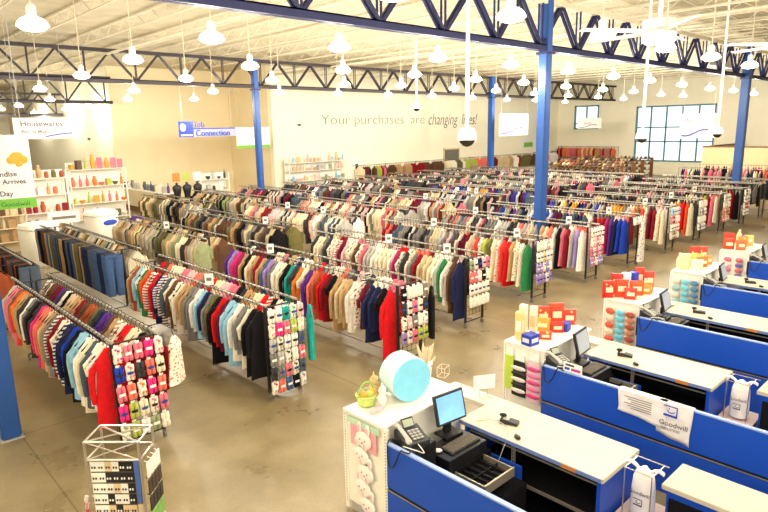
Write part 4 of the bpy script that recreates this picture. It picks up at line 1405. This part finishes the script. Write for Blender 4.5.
# third display top
candy_bag(10.0, 4.42, .24, .2, (226, 60, 44), 'red sweet bag at the near edge of the third display')
candy_bag(10.62, 4.4, .24, .18, (236, 130, 60), 'orange sweet bag at the far edge of the third display')
candy_bag(10.98, 4.52, .2, .3, (214, 60, 44), 'red sweet bag at the corner of the third display')
for i, (x, y, w, h, c, lab) in enumerate([(9.85, 4.75, .24, .3, (216, 40, 34), 'tall red sweet bag at the left of the third display'), (10.03, 4.60, .26, .32, (232, 70, 34), 'orange red sweet bag in the front of the third display'), (10.22, 4.78, .24, .36, (206, 34, 34), 'dark red sweet bag on the third display'),
                                       (10.32, 4.46, .28, .26, (236, 92, 44), 'pale orange sweet bag on the third display'), (10.52, 4.38, .2, .16, (222, 150, 62), 'low golden sweet bag on the third display'), (10.96, 4.70, .2, .36, (224, 62, 40), 'upright red sweet bag beside the blue box on the third display')]):
    candy_bag(x, y, w, h, c, lab)
small_box(10.54, 4.78, TZ, .26, .14, .3, (238, 238, 240), 'white upright box on the third display unit', .1)
small_box(10.76, 4.72, TZ, .14, .14, .3, (48, 66, 190), 'blue upright box beside the white box on the third display', .1)
bottle(10.82, 4.52, .2, .05, (240, 226, 190), 'short cream bottle on the third display unit')
# fourth display top
candy_bag(13.0, 4.4, .26, .22, (236, 226, 204), 'pale sweet bag at the near edge of the fourth display')
candy_bag(13.35, 4.42, .26, .22, (226, 120, 60), 'orange sweet bag at the near edge of the fourth display')
candy_bag(13.85, 4.6, .24, .34, (222, 70, 50), 'red sweet bag at the far corner of the fourth display')
for i, (x, y, w, h, c, lab) in enumerate([(12.9, 4.62, .24, .26, (238, 214, 150), 'cream sweet bag at the left of the fourth display'), (13.18, 4.7, .26, .28, (230, 214, 170), 'beige sweet bag on the fourth display'), (13.4, 4.55, .26, .26, (240, 196, 96), 'golden sweet bag on the fourth display'),
                                       (13.63, 4.7, .22, .36, (222, 60, 40), 'tall red sweet bag on the fourth display'), (13.68, 4.42, .2, .2, (232, 150, 70), 'orange sweet bag on the fourth display')]):
    candy_bag(x, y, w, h, c, lab)
bottle(12.86, 4.7, .34, .06, (240, 222, 176), 'cream bottle at the corner of the fourth display unit')
# fifth display top
candy_bag(15.75, 4.4, .26, .24, (232, 110, 60), 'orange sweet bag at the near edge of the fifth display')
candy_bag(16.5, 4.45, .24, .26, (236, 196, 110), 'golden sweet bag at the near edge of the fifth display')
for i, (x, y, w, h, c, lab) in enumerate([(15.72, 4.65, .28, .26, (230, 72, 40), 'orange red sweet bag at the left of the fifth display'), (16.02, 4.75, .28, .34, (224, 56, 36), 'tall red sweet bag on the fifth display'), (16.22, 4.5, .24, .26, (238, 140, 60), 'orange sweet bag on the fifth display')]):
    candy_bag(x, y, w, h, c, lab)
small_box(16.42, 4.55, TZ, .16, .16, .24, (70, 56, 170), 'violet box on the fifth display unit', .2)
bottle(16.79, 4.75, .32, .06, (244, 222, 150), 'yellow bottle on the fifth display unit')
# hanging strips of goods on the faces of the third to fifth displays
def hang_strip(k, y, c, n, label, c2=None):
    t = thing('hanging_strip', label, 'hanging goods', (X0[k] + GX[k] - .015, y, 0), -pi / 2)
    put('backing_strip', B().box(-.07, .07, -.008, -.002, .12, 1.12).mesh('backing_strip', paint), t, color=(240, 234, 222))
    for i in range(n):
        z = 1.02 - i * (.88 / n)
        put('hung_pack', B().ball((0, -.034, z), .082, .022, .42 / n, 10, 6).mesh('hung_pack', paint, smooth=True), t, color=c if i % 2 == 0 or c2 is None else c2)


hang_strip(2, 4.66, (222, 96, 70), 7, 'red and cream strip of packs at the left on the third display', (236, 214, 190))
hang_strip(2, 4.48, (110, 200, 226), 8, 'light blue strip of packs on the third display')
hang_strip(2, 4.30, (170, 78, 56), 8, 'brown red strip of packs at the right on the third display', (200, 130, 100))
hang_strip(3, 4.66, (226, 222, 208), 6, 'pale grey strip of packs at the left on the fourth display', (160, 200, 200))
hang_strip(3, 4.48, (120, 208, 226), 7, 'aqua strip of packs on the fourth display')
hang_strip(3, 4.30, (86, 140, 176), 7, 'slate blue strip of packs on the fourth display')
hang_strip(4, 4.6, (222, 120, 150), 7, 'pink strip of packs at the left on the fifth display', (240, 200, 210))
hang_strip(4, 4.35, (206, 110, 120), 7, 'rose strip of packs at the right on the fifth display', (120, 100, 170))

# ------------------------------------------------------------------ jewellery stand at the bottom left
js = thing('jewellery_stand', 'chrome wire accessory stand with white cards beside the nearest rack', 'display stand', (1.62, 5.18, 0), -.78)
# local frame: front faces local -y ; width .46, depth .26
jf = B()
W2, D2, HZ = .235, .15, 1.62
for sx in (-1, 1):
    for sy in (-1, 1):
        jf.tube((sx * W2, sy * D2, .05), (sx * W2, sy * D2, HZ), .012, 8)
for z in (HZ, 1.45, .1):
    jf.path([(-W2, -D2, z), (W2, -D2, z), (W2, D2, z), (-W2, D2, z), (-W2, -D2, z)], .010, 6)
put('frame', jf.mesh('frame', chrome, smooth=True), js)
put('cross_brace', B().tube((-W2, -D2, HZ), (W2, D2, HZ), .009, 6).tube((W2, -D2, HZ), (-W2, D2, HZ), .009, 6).tube((-W2, -D2, HZ), (W2, -D2, 1.45), .006, 6).tube((W2, -D2, HZ), (-W2, -D2, 1.45), .006, 6).mesh('cross_brace', chrome), js)
put('back_board', B().box(-W2 + .02, W2 - .02, -.12, -.105, .15, 1.44).mesh('back_board', mat('brown hardboard', (120, 104, 84), rough=.7)), js)
put('header_strip', B().box(W2 - .055, W2 - .01, -D2 - .012, -D2 - .004, 1.05, 1.45).mesh('header_strip', mat('blue strip', (66, 96, 160), rough=.5)), js)
put('price_rail', B().box(W2 - .055, W2 - .01, -D2 - .012, -D2 - .004, .2, 1.03).mesh('price_rail', mat('tan strip', (190, 168, 140), rough=.5)), js)
cards = []
M_js = Matrix.Translation((1.62, 5.18, 0)) @ Matrix.Rotation(-.78, 4, 'Z')
earc = [(246, 242, 232), (30, 28, 30), (216, 190, 150), (40, 36, 40), (236, 230, 220), (170, 48, 70)]
ear_me = B().box(-.031, .031, 0, .004, -.045, .045).tube((0, .004, .03), (0, .014, .032), .003, 4).mesh('hang_card', paint)
ear_dot = B().ball((-.012, -.006, -.005), .008, .006, .012, 8, 5).ball((.012, -.006, -.005), .008, .006, .012, 8, 5).mesh('earring', paint, smooth=True)
rj = random.Random(9)
for rw in range(11):
    for cl in range(6):
        lx = -W2 + .052 + cl * .0625
        z = 1.38 - rw * .105
        c = earc[0] if cl == 0 or (cl == 1 and rw < 5) else rj.choice([earc[1], earc[3], earc[1], earc[2], earc[4]])
        if rw == 6 and cl in (2, 3):
            c = earc[5]
        p = M_js @ Vector((lx, -.137, z))
        o = put('earring_card', ear_me, None, p, (0, 0, -.78), c)
        cn = {earc[0]: 'white', earc[1]: 'black', earc[2]: 'tan', earc[3]: 'dark grey', earc[4]: 'pale', earc[5]: 'red'}[c]
        tag(o, '%s earring card, %s from left in the %s row of the wire accessory stand' % (cn, ordinal(cl + 1), ordinal(rw + 1)), 'earrings', 'earring cards on the wire stand')
        put('hanging_earring', ear_dot, o, color=(240, 236, 230) if c in (earc[1], earc[3], earc[5]) else (60, 50, 50))
# sunglasses and chains on the right side of the stand
sg_me = B().box(0, .01, -.03, .03, -.11, .0).tube((0, 0, .0), (-.03, 0, .01), .004, 4).mesh('hang_chain', paint)
for rw in range(5):
    for cl in range(4):
        p = M_js @ Vector((W2 + .04, -D2 + .05 + cl * .07, 1.40 - rw * .16))
        c = [(232, 228, 218), (60, 46, 36), (48, 38, 34), (120, 170, 80), (196, 196, 176)][rw]
        cn = ['white', 'dark brown', 'brown', 'green', 'pale'][rw]
        o = put('necklace_card', sg_me, None, p, (0, 0, -.78), c, (1, 1, 1.25))
        tag(o, '%s necklace card, %s from the front in the %s row on the stand side' % (cn, ordinal(cl + 1), ordinal(rw + 1)), 'jewellery', 'necklace cards on the stand side')
for rw in range(4):
    p = M_js @ Vector((-W2 - .05, -.02, 1.02 - rw * .07))
    o = put('hanging_hair_clip', B().tube((.045, 0, 0), (-.08, 0, 0), .005, 5).ball((-.07, 0, -.03), .012, .03, .04, 8, 5).mesh('hair_clip', paint), None, p, (0, 0, -.78), [(236, 226, 220), (220, 170, 170), (200, 80, 90), (90, 50, 60)][rw])
    tag(o, '%s hair clip on a prong at the left side of the wire stand' % ['white', 'pale pink', 'red', 'dark plum'][rw], 'hair clip')
o = put('hanging_scarf', B().loft([[(.05 * cos(a), .02 * sin(a), z) for a in [2 * pi * i / 8 for i in range(8)]] for z in (.72, .5, .3, .12)]).mesh('scarf', fabric, smooth=True), None, M_js @ Vector((-W2 - .08, -.02, 0)), (0, 0, 0), C['burgundy'])
tag(o, 'burgundy scarf hanging low on the left side of the wire stand', 'scarf')

# ------------------------------------------------------------------ hanging signs
def hang_sign(x, y, z, w, h, label, rz=0., lines=(), swoosh=False, green=False, extra=None):
    t = thing('hanging_sign', label, 'sign', (x, y, z), rz)
    put('board', B().box(0, w, -.012, .012, 0, h).mesh('board', cardw, bevel=.003), t)
    for dx in (.06 * w, .94 * w):
        put('wire', B().tube((dx, 0, h), (dx, 0, ZC - z), .006, 5).mesh('wire', greyl), t)
    for (s, lx, lz, sz, mm) in lines:
        text('lettering', s, sz, mm, t, (lx, -.015, lz), ext=.002, offset=.014 * sz)
    if swoosh:
        pts = [Vector((w * (.52 + .48 * u), -.016, h * (.10 + .16 * sin(u * 1.5)))) for u in np.linspace(0, 1, 10)]
        if swoosh == 2:
            pts = [Vector((w * (.05 + .75 * u), -.016, h * (.12 + .22 * (u - .25 * sin(u * 6.28))))) for u in np.linspace(0, 1, 12)]
        put('swoosh', B().path(pts, h * .035, 6).mesh('swoosh', mat('violet blue ink', (92, 96, 178), rough=.6)), t)
    if green:
        put('green_band', B().box(0, w, -.0145, -.0125, 0, h * (.14 if green is True else green)).mesh('green_band', inkg), t)
    return t


hang_sign(4.85, 22, 4.10, 1.68, .66, 'white hanging sign reading Housewares with a violet swoosh', -.05, [('Housewares', .2, .40, .24, inkd), ('Bric et Magic', .22, .18, .15, ink)], swoosh=True)
ms_ = hang_sign(1.22, 10.2, 3.16, 1.18, 1.06, 'large white hanging sign about merchandise with orange blot and green foot', -.08, [('Merchandise', .44, .47, .105, inkd), ('Arrives', .78, .36, .10, inkd), ('Every Day', .46, .19, .105, inkd)], green=True)
put('orange_blot', B().ball((1.0, -.02, .74), .09, .006, .08).ball((.93, -.02, .70), .06, .006, .06).ball((1.08, -.02, .70), .06, .006, .06).ball((1.02, -.02, .65), .05, .006, .05).mesh('orange_blot', inko, smooth=True), ms_)
put('spoon_outline', B().path([Vector((.45 + .10 * cos(a) - .05 * sin(a), -.016, .72 + .13 * sin(a))) for a in np.linspace(0, 2 * pi, 18)], .007, 5).path([(.4, -.016, .62), (.25, -.016, .52)], .007, 5).mesh('spoon_outline', mat('pale green ink', (178, 204, 140), rough=.7)), ms_)
put('sketch_outline', B().path([Vector((.35 + .75 * u, -.016, .28 + .07 * sin(u * 25))) for u in np.linspace(0, 1, 24)], .004, 4).mesh('sketch_outline', mat('pale grey ink', (206, 204, 206), rough=.7)), ms_)
text('lettering', 'Goodwill', .10, mat('dark green ink', (70, 130, 50), rough=.7), ms_, (.72, -.017, .035), ext=.002)
jc = thing('job_sign', 'blue Job Connection hanging sign with smiling face logo panel', 'sign', (13.55, 29, 4.02))
put('logo_panel', B().box(0, .74, -.03, .03, -.03, .74).mesh('logo_panel', mat('sign blue', (58, 78, 196), rough=.5)), jc)
lg = B().ball((.20, -.033, .44), .15, .003, .20, 16).box(.06, .68, -.034, -.0305, .03, .10)
put('logo_face', lg.mesh('logo_face', cardw), jc)
put('logo_smile', B().path([Vector((.2 + .08 * cos(a), -.037, .42 + .09 * sin(a))) for a in np.linspace(pi, 2 * pi, 8)], .016, 5).ball((.24, -.037, .52), .03, .005, .045).mesh('logo_smile', black), jc)
text('lettering', 'Job', .42, inkb, jc, (.82, -.03, .44), ext=.01)
put('blue_bar', B().box(.76, 3.1, -.01, .01, .36, .41).mesh('blue_bar', mat('sign blue', None)), jc)
text('lettering', 'Connection', .42, inkb, jc, (.86, -.03, .02), ext=.01, sx=.96)
put('backing', B().box(.78, 3.15, .012, .03, -.02, .36).mesh('backing', mat('pale violet board', (186, 188, 226), rough=.6)), jc)
for dx in (.2, 2.9):
    put('wire', B().tube((dx, 0, .4), (dx, 0, ZC - 4.02), .012, 5).mesh('wire', greyl), jc)
hang_sign(17.4, 30.2, 3.3, 2.15, 1.15, 'white hanging sign with green foot behind the blue post', 0., [('Goodwill', .7, .6, .3, mat('pale grey ink', None))], green=.14)
hang_sign(33.1, 24.0, 3.62, 3.3, 1.42, 'white hanging sign with a blue wave left of the middle blue post', 0., [("Women's", .5, .95, .34, inkd), ('shoes', .5, .58, .3, inkd)], swoosh=2)
hang_sign(34.6, 13.2, 3.4, 1.95, 1.3, 'white hanging sign with a blue wave before the large window', -.7, [("Women's", .2, .85, .3, inkd)], swoosh=2)
hang_sign(44.2, 24.6, 3.95, 2.1, .8, 'small white hanging sign before the square window', -.5, [('Shoes', .5, .3, .3, mat('pink ink', (222, 150, 160), rough=.7))], swoosh=2)
o = thing('wall_poster', 'tall pale poster on the lettered wall beside the middle blue post', 'poster', (46.2, 30.98, 2.3))
put('sheet', B().box(0, 4.4, -.02, 0, 0, 3.2).mesh('sheet', cardw), o)
put('green_print', B().box(.2, 1.6, -.024, -.0205, .1, .5).mesh('green_print', inkg), o)
put('yellow_print', B().ball((3.6, -.022, 2.2), .35, .004, .45).mesh('yellow_print', mat('pale yellow ink', (236, 224, 140), rough=.7)), o)
o = thing('wall_door', 'grey service door with clutter in the lettered wall', 'door', (35.7, 30.99, 0))
put('door_leaf', B().box(0, 1.7, -.05, 0, 0, 2.55).mesh('door_leaf', mat('grey door', (112, 108, 96), rough=.6)), o)
put('door_frame', B().box(-.1, 0, -.06, 0, 0, 2.65).box(1.7, 1.8, -.06, 0, 0, 2.65).box(-.1, 1.8, -.06, 0, 2.55, 2.65).mesh('door_frame', beige), o)
o = thing('wall_door', 'white door with narrow dark window in the lettered wall', 'door', (25.9, 30.99, 0))
put('door_leaf', B().box(0, 1.3, -.05, 0, 0, 2.35).mesh('door_leaf', white), o)
put('door_window', B().box(.72, .96, -.055, -.051, 1.1, 1.95).mesh('door_window', black), o)

# ------------------------------------------------------------------ bins, counter, housewares
for (x, y, lab, c) in ((5.2, 22.2, 'white donation bin with green mark beside the merchandise sign', inkg), (7.8, 24.0, 'white donation bin with blue mark and purple cloth in front of the housewares', inkb)):
    t = thing('donation_bin', lab, 'bin', (x, y, 0), .3)
    ring = lambda r_, z: [(r_ * (abs(cos(a)) ** .55) * (1 if cos(a) >= 0 else -1), r_ * (abs(sin(a)) ** .55) * (1 if sin(a) >= 0 else -1), z) for a in [2 * pi * i / 24 for i in range(24)]]
    put('bin_body', B().loft([ring(.46, 0), ring(.5, .1), ring(.52, 1.15), ring(.5, 1.2)]).mesh('bin_body', white, smooth=True), t)
    put('lid', B().loft([ring(.53, 1.2), ring(.55, 1.24), ring(.5, 1.36), ring(.3, 1.42)]).mesh('lid', white, smooth=True), t)
    put('printed_mark', B().ball((0, -.52, .95), .3, .012, .11).mesh('printed_mark', c, smooth=True), t)
o = put('folded_cloth', B().ball((0, 0, .14), .22, .14, .15).ball((.12, .05, .1), .16, .12, .12).mesh('folded_cloth', fabric, smooth=True), None, (8.75, 23.0, .912), (0, 0, 0), C['purple'])
tag(o, 'purple cloth heap on the low table beside the white bin', 'cloth')
t = thing('low_table', 'low beige table under the purple cloth heap', 'table', (8.75, 23.0, 0))
put('tabletop', B().box(-.45, .45, -.3, .3, .85, .9).mesh('tabletop', beige), t)
for sx in (-1, 1):
    for sy in (-1, 1):
        put('leg', B().box(-.03, .03, -.03, .03, 0, .85).mesh('leg', beige), t, (sx * .4, sy * .25, 0))
dc = thing('display_counter', 'long beige jewellery counter at the foot of the beige wall', 'counter', (12.7, 29.3, 0))
put('front_panel', B().box(0, .06, 0, 6.2, .32, 1.2).mesh('front_panel', beige), dc)
put('toe_kick', B().box(.1, .14, 0, 6.2, 0, .32).mesh('toe_kick', brown), dc)
put('glass_top', B().box(0, .7, 0, 6.2, 1.2, 1.23).mesh('glass_top', white), dc)
put('back_panel', B().box(.64, .7, 0, 6.2, 0, 1.2).mesh('back_panel', beige), dc)


def goods_mesh():
    L = {}
    L['vase'] = B().lathe([(.05, 0), (.08, .08), (.09, .16), (.05, .26), (.06, .3), (.03, .3)], 12).mesh('vase', paint, smooth=True)
    L['jar'] = B().lathe([(.07, 0), (.08, .02), (.08, .16), (.06, .18), (.065, .21), (.02, .22)], 12).mesh('jar', paint, smooth=True)
    L['goods_box'] = B().box(-.1, .1, -.08, .08, 0, .22).mesh('goods_box', paint, bevel=.006)
    L['bowl'] = B().lathe([(.04, 0), (.07, .02), (.12, .1), (.11, .1), (.02, .03)], 14).mesh('bowl', paint, smooth=True)
    L['bottle'] = B().lathe([(.05, 0), (.055, .01), (.055, .2), (.02, .27), (.02, .34), (.01, .34)], 10).mesh('bottle', paint, smooth=True)
    return L


GM = goods_mesh()
gk = list(GM)


def shelf_unit(x0, y0, w, zs, label, where, pal, rz=0., depth=.5, seed=0, seg=7, board=white, only=None, tall=False):
    t = thing('shelf_unit', label, 'shelving', (x0, y0, 0), rz)
    for zz in zs:
        put('shelf', B().box(0, w, 0, depth, zz - .03, zz).mesh('shelf', board), t)
    put('back_panel', B().box(0, w, depth, depth + .04, 0, zs[-1] + .3).mesh('back_panel', board), t)
    for dx in (0, w):
        put('side_post', B().box(dx - .025, dx + .025, 0, .05, 0, zs[-1] + (.3 if not tall else .0)).box(dx - .025, dx + .025, depth - .05, depth, 0, zs[-1]).mesh('side_post', board), t)
    r_ = random.Random(seed)
    M = Matrix.Translation((x0, y0, 0)) @ Matrix.Rotation(rz, 4, 'Z')
    for si, zz in enumerate(zs):
        GS = 1.15
        n = int(w / .27)
        for i in range(n):
            kind = only or r_.choice(gk)
            cname = r_.choice(pal)
            s = r_.uniform(.8, 1.3) * (1.4 if tall and si == len(zs) - 1 else 1)
            p = M @ Vector((w * (i + .5) / n, depth * .35 + r_.uniform(-.03, .03), zz + .001))
            o = put(kind, GM[kind] if kind in GM else None, None, p, (0, 0, rz + r_.uniform(-.4, .4)), C[cname], (GS * min(s, 1.0), GS * min(s, 1.0), GS * min(s * 1.2, 1.25 if si < len(zs) - 1 else 2.0)))
            lab = '%s %s on the %s shelf of the %s' % (cname, kind.replace('goods_box', 'box'), ['lowest', 'second', 'third', 'fourth', 'fifth'][si], where)
            tag(o, lab, kind.replace('goods_box', 'box').replace('_', ' '), lab)


shelf_unit(8.2, 28.6, 2.4, [.5, 1.2, 1.95, 2.7], 'white housewares shelving packed with goods left of the cream wall', 'housewares shelving', ['bright red', 'orange', 'cream', 'tan', 'coral', 'lime', 'white', 'olive', 'brown', 'rose pink', 'mustard'], seed=3, tall=True)
shelf_unit(5.6, 26.6, 1.9, [.5, 1.2, 1.9, 2.55], 'white housewares shelving behind the merchandise sign', 'shelving behind the merchandise sign', ['brown', 'tan', 'cream', 'dark red', 'coral', 'white', 'olive', 'rust'], seed=4)
shelf_unit(3.5, 24.9, 2.0, [.45, .95, 1.4], 'low brown shelving under the merchandise sign', 'low shelving under the merchandise sign', ['brown', 'tan', 'beige', 'olive'], seed=5, board=beige)
shelf_unit(20.8, 30.2, 4.4, [.6, 1.2, 1.8, 2.3], 'white wall shelving left of the white door', 'white wall shelving', ['white', 'cream', 'light grey', 'pale pink', 'sage green', 'beige', 'light blue'], seed=6)
shelf_unit(14.6, 29.2, 1.6, [.6, 1.2, 1.8], 'white cabinet shelving under the Job Connection sign', 'white cabinet shelving', ['purple', 'white', 'charcoal', 'navy', 'light grey', 'cream'], seed=7)
# goods on the jewellery counter
r_ = random.Random(12)
for i in range(14):
    kind = r_.choice(['vase', 'jar', 'goods_box', 'bottle'])
    cname = r_.choice(['white', 'light grey', 'purple', 'cream', 'grey', 'slate'])
    lab = '%s %s standing on the beige jewellery counter' % (cname, kind.replace('goods_box', 'box'))
    o = put(kind, GM[kind], None, (13.0, 29.6 + i * .42, 1.232), (0, 0, 0), C[cname], (1.3, 1.3, 1.5))
    tag(o, lab, kind.replace('goods_box', 'box'), lab)
# purple letter board sign card over the bins
t = thing('aisle_card', 'white card sign on a post between the bins', 'sign', (6.3, 23.2, 0), -.1)
put('card', B().box(-.5, .5, -.01, .01, 1.15, 1.55).mesh('card', cardw), t)
put('printed_line', B().box(-.38, .38, -.013, -.0105, 1.3, 1.4).mesh('printed_line', ink), t)
put('post', B().tube((0, .02, 0), (0, .02, 1.5), .025, 8).box(-.2, .2, -.15, .2, 0, .02).mesh('post', greyl), t)
# dark torsos with bright caps before the blue post
for i, (x, cc, cn) in enumerate(((12.55, 'orange', 'orange'), (13.05, 'lime', 'lime green'), (13.6, 'white', 'white'))):
    t = thing('torso_form', 'black torso display form with %s paper above it' % cn, 'display form', (x, 27.6, 0))
    put('torso', B().loft([[(w * cos(a), d * sin(a), z) for a in [2 * pi * i_ / 12 for i_ in range(12)]] for z, w, d in ((1.15, .16, .11), (1.3, .15, .1), (1.5, .2, .12), (1.68, .24, .12), (1.76, .16, .09), (1.8, .06, .06), (1.9, .055, .055))]).mesh('torso', black, smooth=True), t)
    put('stand', B().tube((0, 0, .02), (0, 0, 1.15), .02, 8).lathe([(.2, 0), (.2, .015), (.02, .03)], 16).mesh('stand', chrome), t)
    put('paper_shape', B().box(-.18, .18, .0, .02, 1.95, 2.35).tube((0, .01, 1.85), (0, .01, 1.96), .01, 6).mesh('paper_shape', paint), t, color=C[cc])

# ------------------------------------------------------------------ shoe shelves far right
def shoe_mesh():
    b = B()
    n = 10
    rings = []
    for y, w, h, z in ((-.14, .03, .035, .035), (-.12, .04, .045, .045), (-.05, .042, .06, .06), (.03, .04, .05, .05), (.1, .05, .035, .035), (.15, .03, .022, .022)):
        rings.append([(w * cos(a), y, z + h * sin(a)) for a in [2 * pi * i / n for i in range(n)]])
    return b.loft(rings).mesh('shoe', paint, smooth=True)


SHOE = shoe_mesh()
shoe_cols = ['brown', 'black', 'tan', 'brown', 'beige', 'charcoal', 'brown', 'rust', 'olive', 'brown', 'tan', 'grey']
rs_ = random.Random(21)
nsh = 0
for ui, (sx, sy, ln_) in enumerate(((36.2, 17.2, 5.4), (39.2, 17.8, 5.4), (42.4, 18.6, 5.4), (45.8, 19.4, 5.4))):
    t = thing('shoe_rack', 'brown tiered shoe rack, %s counted from the clothes racks' % ordinal(ui + 1), 'shoe rack', (sx, sy, 0), group='shoe racks')
    for zi, zz in enumerate((.45, .85, 1.25, 1.65)):
        put('shelf', B().box(0, .5, 0, ln_, zz - .03, zz).mesh('shelf', brown), t)
        for i in range(17):
            cname = rs_.choice(shoe_cols)
            o = put('shoe', SHOE, None, (sx + .22, sy + .2 + i * (ln_ - .4) / 16, zz + .001), (0, 0, pi / 2 + rs_.uniform(-.2, .2)), C[cname], (1.4, 1.25, 1.6))
            lab = '%s shoe on the %s shelf of the %s shoe rack' % (cname, ['lowest', 'second', 'third', 'top'][zi], ordinal(ui + 1))
            tag(o, lab, 'shoe', lab)
    for yy in (.02, ln_ - .02):
        put('side_panel', B().box(0, .5, -.02, .02, 0, 1.75).mesh('side_panel', brown), t, (0, yy, 0))

# small fittings on the far walls
for x, y, z, lab in ((22.2, 30.96, 4.55, 'small dark wall sensor left of the lettering'), (12.86, 40.0, 3.95, 'small dark wall sensor on the cream side wall')):
    o = put('wall_sensor', B().box(-.1, .1, -.04, .03, -.06, .06).mesh('wall_sensor', darkmet, bevel=.01), None, (x, y, z))
    tag(o, lab, 'sensor')

# ------------------------------------------------------------------ world and view
w = bpy.data.worlds.new('world')
S.world = w
w.use_nodes = True
bg = w.node_tree.nodes['Background']
bg.inputs[0].default_value = (1.0, .97, .92, 1)
bg.inputs[1].default_value = 0.8
S.view_settings.view_transform = 'Standard'
S.view_settings.look = 'None'
S.view_settings.gamma = 1
S.view_settings.use_curve_mapping = False
S.view_settings.exposure = 1.0
